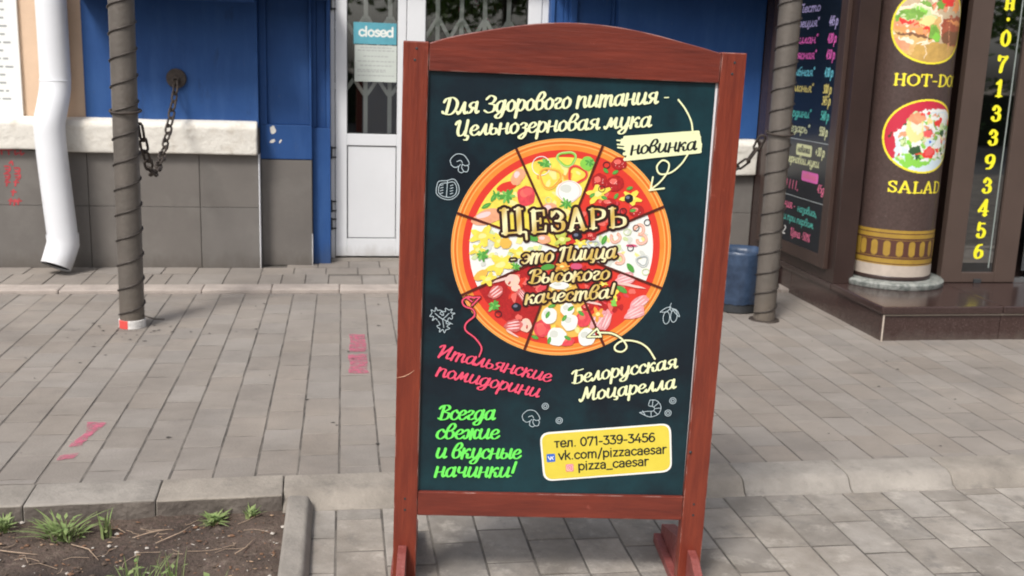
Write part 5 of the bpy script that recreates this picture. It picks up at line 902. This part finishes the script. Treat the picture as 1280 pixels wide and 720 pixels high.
# local frame: x right, y away from the viewer, z up
for s in (-1, 1):
    b = MB().box(-.034, .034, 0, .042, -.052, 1.539 if s < 0 else 1.546); o = S(b, 'post', WOODV, bevel=.0035, seg=2); o.location = (s * .4278, 0, 0)
    # foot: brace plate with sloped ends and a low runner beside it
    ztop = .088
    b = MB().prism([(-.30, -.052), (-.30, -.018), (-.045, ztop - .004), (-.001, ztop), (-.001, -.052)], 'x', -.0125, .0125); b2 = MB().prism([(.043, -.052), (.043, ztop), (.10, ztop - .01), (.345, .006), (.345, -.052)], 'x', -.016, .030)
    o = S(b, 'foot', WOODF, bevel=.003); o.location = (s * .4278 + (.003 if s > 0 else -.006), 0, 0); o2 = S(b2, 'foot', WOODF, bevel=.003); o2.location = (s * .4278, 0, 0)
    r = MB().box(-.042, -.0165, .043, .335, -.052, -.022); r = r.build('runner', WOODF, o2, bevel=.003)
    sc_ = MB().prism([(.0055 * math.cos(a), .0055 * math.sin(a)) for a in np.linspace(0, 6.283, 11)[:-1]], 'y', -.003, .0).build('screw', GASKET, o); sc_.location = (0, -.058, ztop - .022); sc_.rotation_euler = (R(-70), 0, 0)
arch = [(-.3932, 1.4636), (.3932, 1.4636), (.3932, 1.5425)]
top = [(.34, 1.5555), (.28, 1.5685), (.22, 1.5815), (.15, 1.5935), (.08, 1.6015), (0, 1.605), (-.08, 1.6015), (-.15, 1.5925), (-.22, 1.580), (-.28, 1.5675), (-.34, 1.5535), (-.3932, 1.536)]
S(MB().prism([tuple(p) for p in smoothpath([arch[2]] + top, 3)] [::1] + [(-.3932, 1.4636), (.3932, 1.4636)], 'y', .004, .038), 'arched_rail', WOODH, bevel=.003)
S(MB().box(-.3932, .3932, .004, .038, .181, .2555), 'bottom_rail', WOODH, bevel=.003)
S(MB().box(-.3932, .3932, .016, .030, .2557, 1.4634), 'backing_panel', PIPEW)
PY = .0145
b = MB().prism([(-.3928, .2560), (.3926, .2560), (.3862, 1.4632), (-.3928, 1.4632)], 'y', PY, .0159)
poster = S(b, 'poster', POSTER)
def pt(mb, name, mats): return mb.build(name, mats, poster)
def fl(lv): return lambda x, z: (x, PY - lv, z)
# nail, drip and scratch on the right and left posts
S(MB().lathe([(.004, 0), (.0045, .003), (.002, .005)], (0, 0), 10), 'nail_head', GASKET).matrix_local = Matrix.Translation((.401, -.0005, .40)) @ Matrix.Rotation(R(90), 4, 'X')
m_ = MB().tube([(-.462, -.0006, .604), (-.440, -.0008, .609), (-.424, -.0008, .618), (-.412, -.0006, .628)], [.0005, .0011, .0010, .0004], 5); S(m_, 'scratch', pm('pale_wood', (.62, .34, .22), .7))
for sx_ in (-1, 1):
    for zz in (.20, .235, 1.49, 1.52): S(MB().lathe([(.0034, 0), (.0036, .001), (.0015, .0014)], (0, 0), 10), 'screw', GASKET).matrix_local = Matrix.Translation((sx_ * .4278 + .003 * math.sin(zz * 50), -.0002, zz)) @ Matrix.Rotation(R(90), 4, 'X')
# ---- pizza
PZ = PIZZA; PRD = .3075
def circ(r, lv, mi, mb, n=120, a0=0, a1=360, r0=0):
    V = []; k = n + 1
    for i in range(k):
        a = R(a0 + (a1 - a0) * i / n); V += [(PZ[0] + r0 * math.cos(a), PY - lv, PZ[1] + r0 * math.sin(a)), (PZ[0] + r * math.cos(a), PY - lv, PZ[1] + r * math.sin(a))]
    mb.add(V, [(2 * i, 2 * i + 1, 2 * i + 3, 2 * i + 2) for i in range(n)], mi)
keys = ['crust', 'crust2', 'red', 'gap', 'chalk']; pzm = MB()
def K(key):
    if key not in keys: keys.append(key)
    return keys.index(key)
circ(PRD, .0004, K('crust'), pzm, r0=.24); pm('crust_dark', (.74, .17, .022)); circ(PRD - .003, .00044, K('crust2'), pzm, r0=PRD - .007); circ(PRD - .007, .00046, K('crust_dark'), pzm, r0=PRD - .013); circ(PRD - .014, .00046, K('crust2'), pzm, r0=PRD - .017); circ(PRD + .0015, .00038, K('crust2'), pzm, r0=PRD - .001); circ(.2775, .0005, K('red'), pzm, r0=.2)
ANG_ = sorted(ANG); bases = {0: 'white'}
order = [(162.6, 116.8, 'yellow'), (116.8, 71.6, 'yellow'), (71.6, 25.2, 'red'), (25.2, -19.3, 'white'), (-19.3, -63.5, 'red'), (-63.5, -107.1, 'mustard'), (-107.1, -153.0, 'dred'), (-153.0, -197.4, 'white')]
for a1, a0, key in order:
    rad = .258
    circ(rad, .0006, K(key), pzm, n=16, a0=a0, a1=a1)
lv = .0007
def poly(P, key):
    global lv
    lv += .0000045; n = len(P); pzm.add([(p[0], PY - lv, p[1]) for p in P], [tuple(range(n))], K(key))
def ell(cx, cy, rx, ry, rot, n=18, wob=.12, seed=0):
    return [(cx + math.cos(rot) * rx * q * math.cos(a) - math.sin(rot) * ry * q * math.sin(a), cy + math.sin(rot) * rx * q * math.cos(a) + math.cos(rot) * ry * q * math.sin(a)) for a in [2 * math.pi * i / n for i in range(n)] for q in [1 + wob * noise.noise((math.cos(a) * 1.5 + seed, math.sin(a) * 1.5 + seed * .7, seed))]]
def ringp(cx, cy, rx, ry, wd, key, wob=0, seed=0, n=28, a0=0, a1=2 * math.pi):
    global lv
    lv += .0000045; V = []
    for i in range(n + 1):
        a = a0 + (a1 - a0) * i / n; q = 1 + wob * math.sin(a * 3 + seed); 
        for s in (0, 1): V.append((cx + (rx * q - wd * s) * math.cos(a), PY - lv, cy + (ry * q - wd * s) * math.sin(a)))
    pzm.add(V, [(2 * i, 2 * i + 1, 2 * i + 3, 2 * i + 2) for i in range(n)], K(key))
rr_ = random.Random(3)
pm('cheese_hi', (.88, .78, .30)); pm('green_hi', (.22, .55, .12)); pm('white_lo', (.66, .68, .62)); pm('red_hi', (.82, .16, .13)); pm('bacon_hi', (.88, .62, .62)); pm('black_hi', (.16, .17, .24))
# melted patches inside the slices
for a1, a0, key in order:
    for _ in range(26):
        a = R(rr_.uniform(a0 + 6, a1 - 6)); q = rr_.uniform(.06, .240); alt = {'yellow': ('cheese_hi', 'orange', 'cheese_hi'), 'red': ('red_hi', 'dred', 'tomato'), 'white': ('cheese_hi', 'white_lo', 'palegreen'), 'mustard': ('yellow', 'orange', 'cheese_hi'), 'dred': ('red_hi', 'tomato', 'red')}[key]
        poly(ell(PZ[0] + q * math.cos(a), PZ[1] + q * math.sin(a), rr_.uniform(.006, .017), rr_.uniform(.004, .010), rr_.uniform(0, 3), 12, .5, rr_.uniform(0, 50)), rr_.choice(alt))
for i, (kd, cx, cy, rx, ry, rot, key) in enumerate(TOP_):
    rot = R(rot)
    if kd in 'bys' and ry > .006: rx *= 1.14; ry *= 1.14
    d_ = math.hypot(cx - PZ[0], cy - PZ[1])
    if kd == 'b':
        poly(ell(cx, cy, rx, ry, rot, 20, .16, i), key)
        hi = {'dred': 'red_hi', 'tomato': 'red_hi', 'white': 'white_lo', 'black': 'black_hi', 'salmon': 'bacon_hi', 'flesh': 'pinkw'}.get(key)
        if hi: poly(ell(cx - rx * .25, cy + ry * .25, rx * .45, ry * .38, rot, 12, .2, i + 9), hi)
        if key == 'dred' and rx > .012:
            for _ in range(6): poly(ell(cx + rr_.uniform(-.6, .6) * rx, cy + rr_.uniform(-.6, .6) * ry, .0012, .0012, 0, 6, 0), 'pinkw')
    elif kd == 'y':
        P = []
        for q in range(24): a = 2 * math.pi * q / 24; m1 = 1 + .38 * math.sin(a * 5 + i) + .15 * math.sin(a * 3 + i * 2); P.append((cx + rx * m1 * .85 * math.cos(a) * math.cos(rot) - ry * m1 * .85 * math.sin(a) * math.sin(rot), cy + rx * m1 * .85 * math.cos(a) * math.sin(rot) + ry * m1 * .85 * math.sin(a) * math.cos(rot)))
        poly(P, key); poly(ell(cx, cy, rx * .35, ry * .3, rot, 10, .3, i), 'cheese_hi')
    elif kd == 'r': ringp(cx, cy, rx, ry, .0022, key)
    elif kd == 'r2': rx *= 1.15; ry *= 1.15; ringp(cx, cy, rx, ry, .0070, key, .10, i); ringp(cx, cy, rx - .001, ry - .001, .0016, {'red': 'red_hi', 'orange': 'yellow', 'lgreen': 'palegreen'}.get(key, 'white'), .10, i)
    elif kd == 'c': ringp(cx, cy, rx, ry, .0085, key, .04, i, a0=R(20 + i * 40), a1=R(310 + i * 40)); ringp(cx, cy, rx - .003, ry - .003, .002, 'bacon_hi', .04, i, a0=R(40 + i * 40), a1=R(290 + i * 40))
    elif kd == 'l':
        P = []
        for q in range(16): a = 2 * math.pi * q / 16; w2 = abs(math.sin(a)) ** 1.4 * math.copysign(1, math.sin(a)); P.append((cx + rx * math.cos(a) * math.cos(rot) - ry * w2 * math.sin(rot), cy + rx * math.cos(a) * math.sin(rot) + ry * w2 * math.cos(rot)))
        poly(P, key); poly([(cx - rx * .8 * math.cos(rot), cy - rx * .8 * math.sin(rot)), (cx + .0007, cy - .0007), (cx + rx * .8 * math.cos(rot), cy + rx * .8 * math.sin(rot)), (cx - .0004, cy + .0006)], 'green_hi')
    elif kd == 's':
        for q in range(9):
            a = rot + q * .7 + rr_.uniform(-.2, .2); L = rr_.uniform(.6, 1.15); c2 = (cx + math.cos(a) * rx * .5 * L, cy + math.sin(a) * ry * .5 * L)
            poly(ell(c2[0], c2[1], rx * .55 * L, ry * .2, a, 8, .2, q), key if q % 3 else 'green_hi')
    elif kd == 'h':
        poly(ell(cx, cy, rx, ry, rot, 18, .35, i), key)
        if ry > .004:
            for q in (-.5, 0, .5):
                n_ = (-math.sin(rot) * ry * q, math.cos(rot) * ry * q); e_ = (math.cos(rot) * rx * .75, math.sin(rot) * rx * .75)
                poly(ell(cx + n_[0], cy + n_[1], rx * .72, ry * .12, rot + .1 * q, 10, .3, q + i), 'bacon_hi')
print('top level', lv)
# slice cuts
for a in ANG:
    a = R(a); c_, s_ = math.cos(a), math.sin(a); wd = .0028; r1 = PRD + .002; pzm.add([(PZ[0] - s_ * wd, PY - .0028, PZ[1] + c_ * wd), (PZ[0] + s_ * wd, PY - .0028, PZ[1] - c_ * wd), (PZ[0] + r1 * c_ + s_ * wd * 1.3, PY - .0028, PZ[1] + r1 * s_ - c_ * wd * 1.3), (PZ[0] + r1 * c_ - s_ * wd * 1.3, PY - .0028, PZ[1] + r1 * s_ + c_ * wd * 1.3)], [(0, 1, 2, 3)], K('gap'))
pt(pzm, 'pizza_picture', [PR[k] for k in keys])
# ---- script lettering
groups = {}
for txt, a, b_, xh, key in TEXTS: groups.setdefault(key, []).append((txt, a, b_, xh))
for key, items in groups.items():
    for txt, a, b_, xh in items:
        F = Field(min(a[0], b_[0]) - .02, max(a[0], b_[0]) + .03, min(a[1], b_[1]) - .03, max(a[1], b_[1]) + xh * 1.9, .0010)
        layout(F, txt, a, b_, xh * .87, SCRIPT, .158, .052, .20, pad=.010)
        if key == 'gold': m_ = MB(); F.mesh(.0058, m_, fl(.0031)); pt(m_, 'lettering_outline', PR['outline'])
        m_ = MB(); F.mesh(0, m_, fl(.0036)); pt(m_, 'lettering', PR['green_text' if key == 'green' else key])
F = Field(-.24, .22, 1.0, 1.16, .0010)
for chx, (bl_, br_, tl_) in CES.items():
    hh = tl_[1] - bl_[1]; ww_ = br_[0] - bl_[0]; bl_ = (bl_[0] + ww_ * .04, bl_[1]); br_ = (br_[0] - ww_ * .05, br_[1]); layout(F, chx, bl_, br_, hh, ROMAN, .098, .036, 0, pad=.012)
m_ = MB(); F.mesh(.0075, m_, fl(.0031)); pt(m_, 'lettering_outline', PR['outline']); m_ = MB(); F.mesh(0, m_, fl(.0036)); pt(m_, 'lettering', PR['gold'])
# ---- arrows, brush patch and chalk doodles
def ink(paths, r, key, lvl, h=.0009, outline=None, oname='arrow_print'):
    xs_ = [p[0] for q in paths for p in q]; zs_ = [p[1] for q in paths for p in q]
    F = Field(min(xs_) - .015, max(xs_) + .015, min(zs_) - .015, max(zs_) + .015, h)
    for q in paths: F.stroke(smoothpath(q, 6) if len(q) > 2 else [np.array(q[0]), np.array(q[1])], r, .008)
    if outline: m_ = MB(); F.mesh(outline, m_, fl(lvl - .0003)); pt(m_, oname, PR['outline'])
    m_ = MB(); F.mesh(0, m_, fl(lvl)); pt(m_, oname, PR[key])
ink([DR_['curve1'], DR_['curve1b']] + DR_['head1'], .0024, 'cream', .0040)
ink([DR_['pink']] + DR_['pinkh'], .0022, 'pink', .0040, outline=.002)
ink([DR_['c3']] + DR_['c3h'], .0026, 'cream', .0040, outline=.002)
pp_ = DR_['patch']; F = Field(.1, .42, 1.15, 1.4, .0012)
def fillpatch():
    a, b_ = np.array(pp_[0]), np.array(pp_[3]); c_, d_ = np.array(pp_[8]), np.array(pp_[5])
    for k in range(9):
        t = k / 8; p = a + (c_ - a) * t; q = b_ + (d_ - b_) * t; off = rr_.uniform(-.008, .006); cr = .004 * abs(2 * t - 1) ** 3; p = p + np.array((.008 + off, -.003 * (t - .5))); q = q + np.array((-.006 - cr + rr_.uniform(-.0015, .0015), 0)); F.stroke([p, q], .0048, .004)
    for t in (.15, .35, .5): p = a + (c_ - a) * t; F.stroke([p + np.array((-.012, .002)), p + np.array((.02, .0))], .0022, .004)
fillpatch(); m_ = MB(); F.mesh(0, m_, fl(.0029)); pt(m_, 'brush_patch', PR['cream'])
W1 = .0011
def doodle(paths, name='chalk_doodle', r=W1): ink(paths, r, 'chalk', .0030, h=.0007, oname=name)
def off(c, pts, s): return [(c[0] + x * s, c[1] + y * s) for x, y in pts]
for c in DR_['dood']['mush']:
    doodle([off(c, [(-.9, -.2), (-1, .4), (-.4, 1), (.4, .95), (.95, .3), (1, -.1), (.6, -.2), (.3, -.05)], .025), off(c, [(-.9, -.2), (-.5, -.45), (-.1, -.3), (.1, -.1)], .025), off(c, [(-.1, -.3), (-.1, -.8), (.2, -1), (.45, -.85), (.25, -.45), (.3, -.05)], .025), off(c, [(.45, -.85), (.85, -.85), (1.0, -.4), (.85, -.15)], .025), off(c, [(-.3, .2), (.1, .35), (.3, .1)], .025)])
c = DR_['dood']['tom']; P1 = [off(c, [(-1, .1), (-.8, .7), (-.1, .8), (.6, .95), (1.05, .3), (1, -.4), (.4, -.9), (-.4, -.85), (-.95, -.45), (-1, .1)], .030), off(c, [(-.8, .1), (-.6, .5), (-.05, .6), (.55, .7), (.85, .25), (.8, -.35), (.35, -.7), (-.35, -.65), (-.75, -.35), (-.8, .1)], .030), off(c, [(0, .8), (-.05, -.7)], .030)]
for x in (-.5, .4):
    for y in (.35, .1, -.15, -.4): P1.append(off(c, [(x - .12, y), (x + .12, y + .08)], .030))
doodle(P1)
c = DR_['dood']['leaf']; P1 = []
for dx, dy, rot in ((-.55, .45, 2.4), (.6, .5, .9), (.2, -.75, -1.4)):
    L = []
    for q in range(15): a = rot + (q / 14 - .5) * 5.0; r = .55 * (1 + .35 * math.cos(q * 2.6)); L.append((dx + r * math.cos(a), dy + r * math.sin(a)))
    P1.append(off(c, L, .028)); P1.append(off(c, [(dx * 1.2, dy * 1.2), (.1, -.05)], .028))
P1.append(off(c, [(-.3, .2), (.3, -.1), (1.1, -.5)], .028)); doodle(P1)
c = DR_['dood']['olive']
doodle([off(c, [(.0, 1.0), (-.1, .5), (.1, .2)], .03), off(c, [(-1, .1), (-.5, .5), (0, .6), (-.4, .15), (-1, .1)], .03), off(c, [(.1, .5), (.6, .3), (.9, -.3), (.5, .0), (.1, .5)], .03)] + [off(c, [(dx + .42 * math.cos(a) * .75, dy + .6 * math.sin(a)) for a in np.linspace(0, 6.283, 13)], .03) for dx, dy in ((-.35, -.45), (.35, -.25))])
c = DR_['dood']['shrimp']
doodle([off(c, [(-.2, .9), (.5, .85), (1, .2), (.8, -.6), (.0, -.95), (-.7, -.75), (-1.2, -.5)], .028), off(c, [(-.2, .9), (-.3, .3), (.1, .2), (.35, .0), (.2, -.3), (-.4, -.35), (-1.2, -.5)], .028)] + [off(c, [(.1, .85), (.1, .25)], .028), off(c, [(.7, .6), (.25, .15)], .028), off(c, [(1, .05), (.35, -.02)], .028), off(c, [(.7, -.65), (.25, -.25)], .028), off(c, [(.05, -.93), (.0, -.33)], .028), off(c, [(-.6, -.75), (-.9, -.3)], .028)])
for c in DR_['dood']['rings']: doodle([off(c, [(math.cos(a), math.sin(a)) for a in np.linspace(0, 6.283, 15)], .0092), off(c, [(math.cos(a), math.sin(a)) for a in np.linspace(0, 6.283, 11)], .0045)])
# ---- yellow contact card
def rrect(c4, r, n=6):
    out = []; C4 = [np.array(p) for p in c4]
    for i in range(4):
        p = C4[i]; a = C4[i - 1] - p; b_ = C4[(i + 1) % 4] - p; a = a / np.linalg.norm(a); b_ = b_ / np.linalg.norm(b_); p0 = p + a * r; p1 = p + b_ * r
        for k in range(n + 1): t = k / n; out.append(tuple((1 - t) ** 2 * p0 + 2 * t * (1 - t) * p + t * t * p1))
    return out
c4 = DR_['card']; cen = np.mean(np.array(c4), 0); inn = [tuple(np.array(p) + (cen - np.array(p)) / np.abs(cen - np.array(p)) * .0055) for p in c4]
m_ = MB(); P1 = rrect(c4, .03); m_.add([(p[0], PY - .0030, p[1]) for p in P1], [tuple(range(len(P1)))]); pt(m_, 'card_border', PR['white'])
m_ = MB(); P1 = rrect(inn, .026); m_.add([(p[0], PY - .0033, p[1]) for p in P1], [tuple(range(len(P1)))]); pt(m_, 'contact_card', PR['card'])
for txt, a, b_, xh in SANS_T:
    F = Field(a[0] - .01, b_[0] + .01, min(a[1], b_[1]) - .02, max(a[1], b_[1]) + .04, .0008); layout(F, txt, a, b_, xh, SANS, .128, .115, 0, pad=.004, gap=.06)
    m_ = MB(); F.mesh(0, m_, fl(.0036)); pt(m_, 'lettering', PR['ink'])
tl = math.atan2(c4[1][1] - c4[0][1], c4[1][0] - c4[0][0])
def sq(c, h_, r, key, lvl, name):
    q = [(c[0] + x * math.cos(tl) - y * math.sin(tl), c[1] + x * math.sin(tl) + y * math.cos(tl)) for x, y in ((-h_, h_), (h_, h_), (h_, -h_), (-h_, -h_))]
    m_ = MB(); P1 = rrect(q, r); m_.add([(p[0], PY - lvl, p[1]) for p in P1], [tuple(range(len(P1)))]); pt(m_, name, PR[key])
sq(DR_['vk'], .0125, .003, 'vkblue', .0036, 'network_icon'); sq(DR_['ig'], .0118, .004, 'iggrad', .0036, 'camera_icon')
c = DR_['vk']; ink([off(c, [(-.8, .45), (-.55, -.1), (-.1, -.5), (0, .45)], .010), off(c, [(0, .0), (.35, .15), (.7, .5)], .010), off(c, [(.3, .05), (.75, -.5)], .010)], .0014, 'white', .0039, h=.0006, oname='network_icon')
c = DR_['ig']; ink([off(c, [(math.cos(a) * .42, math.sin(a) * .42) for a in np.linspace(0, 6.283, 13)], .010), off(c, [(-.75, -.75), (-.75, .75), (.75, .75), (.75, -.75), (-.75, -.75)], .010), off(c, [(.5, .5), (.51, .5)], .010)], .0005, 'white', .0039, h=.0006, oname='camera_icon')

# ============================================================ PLANTS, TWIGS, PAINT MARKS
GR = mat('grass_blade', (.12, .20, .055), .6, c2=(.24, .28, .12), vscale=30, spec=.3)
def tuft(x, y, n, h0, spread, label, wide=.006, lean=0.6, up=0):
    z = soilz(x, y); t = empty('weed', (x, y, z), label, 'weed', 'weeds in the planting bed'); bpy.context.view_layer.update(); b = MB()
    for i in range(n):
        a = rng.uniform(0, 6.283); r = spread * rng.random() ** .7; px_, py_ = x + r * math.cos(a) * .6, y + r * math.sin(a) * .6; h_ = h0 * rng.uniform(.45, 1.1); d = Vector((math.cos(a + rng.uniform(-.6, .6)), math.sin(a + rng.uniform(-.6, .6)), 0)); sw = Vector((-d.y, d.x, 0)) * wide * rng.uniform(.6, 1.2) / 2; ln = lean * rng.uniform(.3, 1.2)
        V = []; K_ = 5
        for k in range(K_ + 1):
            tt = k / K_; c_ = Vector((px_, py_, z - .005)) + d * ln * h_ * tt ** 1.7 + Vector((0, 0, h_ * (tt - .25 * ln * tt * tt))); w2 = (1 - tt) ** .7
            V += [c_ - sw * w2, c_ + sw * w2]
        b.add(V, [(2 * k, 2 * k + 1, 2 * k + 3, 2 * k + 2) for k in range(K_)])
    for i in range(n // 2):
        a = rng.uniform(0, 6.283); r = spread * rng.random(); h_ = h0 * rng.uniform(.15, .7); c_ = Vector((x + r * math.cos(a), y + r * math.sin(a) * .7, z + h_)); u = Vector((math.cos(a), math.sin(a), rng.uniform(-.4, .6))).normalized(); v_ = u.cross(Vector((0, 0, 1))).normalized(); L = rng.uniform(.009, .020); W_ = L * rng.uniform(.3, .55)
        b.add([c_ - u * L, c_ + v_ * W_, c_ + u * L, c_ - v_ * W_], [(0, 1, 2, 3)]); b.tube([(x + r * .5 * math.cos(a), y + r * .35 * math.sin(a), z - .003), tuple(c_ - u * L)], .0007, 3)
    part(b, 'blades', GR, t)
tuft(-.90, 3.36, 60, .085, .09, 'wide clump of pale weeds near the kerb, with twigs around', .012, 1.3)
tuft(-.62, 3.03, 34, .125, .10, 'tall grass tuft nearest the viewer in the bed', .008, .6)
tuft(-.50, 2.98, 18, .16, .05, 'thin upright grass tuft right of the dark hollow', .008, .4)
tuft(-.77, 3.36, 12, .11, .03, 'narrow upright sprig rising beside the pale weed clump', .010, .4)
tuft(-.433, 3.42, 38, .040, .04, 'small bushy green weed against the kerb face', .015, 1.5)
tuft(-.315, 3.44, 20, .055, .03, 'small feathery weed nearest the bed corner', .008, .9)
tuft(-1.10, 3.40, 24, .065, .04, 'weed clump at the left edge of the picture', .010, 1.0)
tuft(-.38, 2.95, 8, .09, .05, 'few thin grass blades near the side kerb', .006, .8)
TW = mat('dry_twig', (.34, .25, .18), .9, var=.25, vscale=40)
for i, (P1, lb) in enumerate((([(-1.09, 3.27), (-1.02, 3.255), (-.945, 3.215)], 'pale dry twig at the left edge of the bed'), ([(-.68, 3.32), (-.63, 3.345), (-.58, 3.345)], 'short dry twig behind the hollow'), ([(-.60, 3.28), (-.53, 3.33), (-.49, 3.41)], 'curved dry stem reaching toward the kerb'), ([(-.34, 3.16), (-.31, 3.21), (-.285, 3.25)], 'reddish twig near the side kerb'), ([(-.86, 3.28), (-.80, 3.25), (-.76, 3.20)], 'bent straw below the pale weed clump'), ([(-.79, 3.39), (-.74, 3.40), (-.71, 3.36)], 'thin straw right of the upright sprig'))):
    o = MB().tube([(p[0], p[1], soilz(*p) + .012) for p in P1], [.0016, .0022, .0010], 6).build('twig', TW, smooth=True); tag(o, lb, 'twig', 'dry twigs on the soil')
# fine roots and straws scattered on the soil
rt = MB()
for i in range(70):
    x = rng.uniform(-1.5, -.25); y = rng.uniform(2.9, 3.42); a = rng.uniform(0, 6.28); L = rng.uniform(.03, .12); P1 = []
    for k in range(4): P1.append((x, y, soilz(x, y) + .006)); a += rng.uniform(-.7, .7); x += math.cos(a) * L / 3; y += math.sin(a) * L / 3 * .7
    if max(p[0] for p in P1) < -.21 and max(p[1] for p in P1) < 3.46: rt.tube(P1, .0009, 4)
tag(rt.build('soil_roots', TW), kind='stuff')
PK = mat('pink_paint', (.50, .12, .19), .9)
n_ = PK.node_tree; tn = n_.nodes.new('ShaderNodeTexNoise'); tn.inputs['Scale'].default_value = 24; tn.inputs['Detail'].default_value = 7; tn.inputs['Roughness'].default_value = .75
tr_ = n_.nodes.new('ShaderNodeMapRange'); tr_.inputs['From Min'].default_value = .38; tr_.inputs['From Max'].default_value = .62; tr_.inputs['To Min'].default_value = .12; tr_.inputs['To Max'].default_value = .9
gq = n_.nodes.new('ShaderNodeNewGeometry'); n_.links.new(gq.outputs['Position'], tn.inputs['Vector']); n_.links.new(tn.outputs['Fac'], tr_.inputs['Value']); n_.links.new(tr_.outputs[0], n_.nodes['Principled BSDF'].inputs['Alpha'])
def mark(P1, z=.0042):
    m_ = MB(); m_.add([(p[0], p[1], z) for p in P1], [tuple(range(len(P1)))]); o = m_.build('paint_mark', PK, pav); return o
def rough(P1, k=5, j=.006):
    out = []
    for i in range(len(P1)):
        a, b_ = P1[i], P1[(i + 1) % len(P1)]
        for q in range(k): t = q / k; out.append((a[0] + (b_[0] - a[0]) * t + rng.uniform(-j, j), a[1] + (b_[1] - a[1]) * t + rng.uniform(-j, j)))
    return out
mark(rough([(.028, 4.93), (.118, 4.92), (.121, 5.27), (.026, 5.26)])); mark(rough([(.032, 5.31), (.116, 5.31), (.112, 5.66), (.030, 5.67)]))
mark(rough([(-1.045, 4.01), (-.995, 4.02), (-.985, 4.14), (-.955, 4.28), (-1.03, 4.29), (-1.015, 4.17)], 4, .005)); mark(rough([(-1.05, 3.875), (-.99, 3.89), (-.985, 3.945), (-1.045, 3.925)], 4, .004))
# small debris on the paving: dark chips by the pole foot
db = MB()
for i in range(90):
    x = rng.uniform(-1.6, 2.9); y = rng.uniform(3.7, 6.6); r = rng.uniform(.003, .009)
    if rng.random() < .4: x = -1.15 + rng.gauss(0, .25); y = 5.75 + rng.gauss(0, .12)
    P1 = [(x + r * math.cos(a) * rng.uniform(.6, 1.8), y + r * math.sin(a) * rng.uniform(.5, 1.2), .0035) for a in np.linspace(0, 6.283, 8)[:-1]]; db.add(P1 + [(x, y, .0035 + r * .35)], [(k, (k + 1) % 7, 7) for k in range(7)])
tag(db.build('paving_litter', mat('dark_litter', (.05, .045, .04), .9)), kind='stuff')

# low clipped hedge across the road, unseen, added to fill the door glass reflections
hb = MB(); HX = random.Random(8)
for i in range(9000):
    p = Vector((HX.uniform(-14, 24), -12.6 + HX.uniform(-.5, .5), HX.uniform(-.1, 1.5))); s_ = HX.uniform(.05, .1); u = Vector((HX.uniform(-1, 1), HX.uniform(-1, 1), HX.uniform(-.6, .6))).normalized(); v_ = u.orthogonal().normalized()
    hb.add([p - u * s_, p + v_ * s_ * .5, p + u * s_, p - v_ * s_ * .5], [(0, 1, 2, 3)])
hg = empty('hedge', (0, -12.6, -.15), 'long clipped green hedge added behind the viewer for the door glass to mirror', 'hedge'); bpy.context.view_layer.update()
part(hb, 'foliage', mat('hedge_leaf', (.07, .13, .03), .6, rnd=('island', .35)), hg); part(MB().box(-14, 24, -12.8, -12.4, -.15, 1.1), 'dark_inner_twigs', mat('hedge_inner', (.03, .035, .02), .9, bump=1), hg)
# ============================================================ STREET TREES OVER THE ROAD (behind the viewer, mirrored in the door glass)
LEAFM = mat('street_leaf', (.11, .19, .035), .6, rnd=('island', .35)); BARK = mat('bark', (.10, .08, .06), .9, bump=.6)
def tree(x, y, h_, cr, label, n=5200):
    t = empty('street_tree', (x, y, -.15), label, 'tree', 'trees across the road'); bpy.context.view_layer.update()
    b = MB().tube([(x, y, -.15), (x + .05, y, h_ * .3), (x - .05, y + .1, h_ * .55), (x, y, h_ * .8)], [.20, .15, .10, .04], 12)
    cl = []
    for i in range(26):
        a = rng.uniform(0, 6.283); r = cr * rng.uniform(.3, 1); z = h_ * rng.uniform(.42, 1.0); c_ = Vector((x + r * math.cos(a), y + r * math.sin(a), z)); cl.append((c_, cr * rng.uniform(.25, .5)))
        if i < 9: b.tube([(x, y, h_ * (.3 + .04 * i)), tuple((Vector((x, y, h_ * (.35 + .04 * i))) + c_) / 2 + Vector((0, 0, .2))), tuple(c_)], [.06, .04, .012], 6)
    part(b, 'trunk', BARK, t, smooth=True); lf = MB()
    for i in range(n):
        c_, r = rng.choice(cl); d = Vector((rng.gauss(0, 1), rng.gauss(0, 1), rng.gauss(0, .8))) * r * .5; s_ = rng.uniform(.10, .19); u = Vector((rng.uniform(-1, 1), rng.uniform(-1, 1), rng.uniform(-.6, .6))).normalized(); v_ = u.orthogonal().normalized(); p = c_ + d
        lf.add([p - u * s_, p + v_ * s_ * .5, p + u * s_, p - v_ * s_ * .5], [(0, 1, 2, 3)])
    part(lf, 'crown', LEAFM, t)
tree(-5.5, -14, 7.5, 2.6, 'broad green street tree across the road, leftmost'); tree(-1.0, -13.5, 8.5, 3.4, 'tall green street tree across the road behind the viewer'); tree(4.5, -14.5, 7.2, 2.6, 'round green street tree across the road, right of centre'); tree(10, -13.5, 8, 2.8, 'wide green street tree across the road, far right'); tree(16, -14, 7, 3.0, 'low spreading street tree mirrored in the dark door strip', 4200)
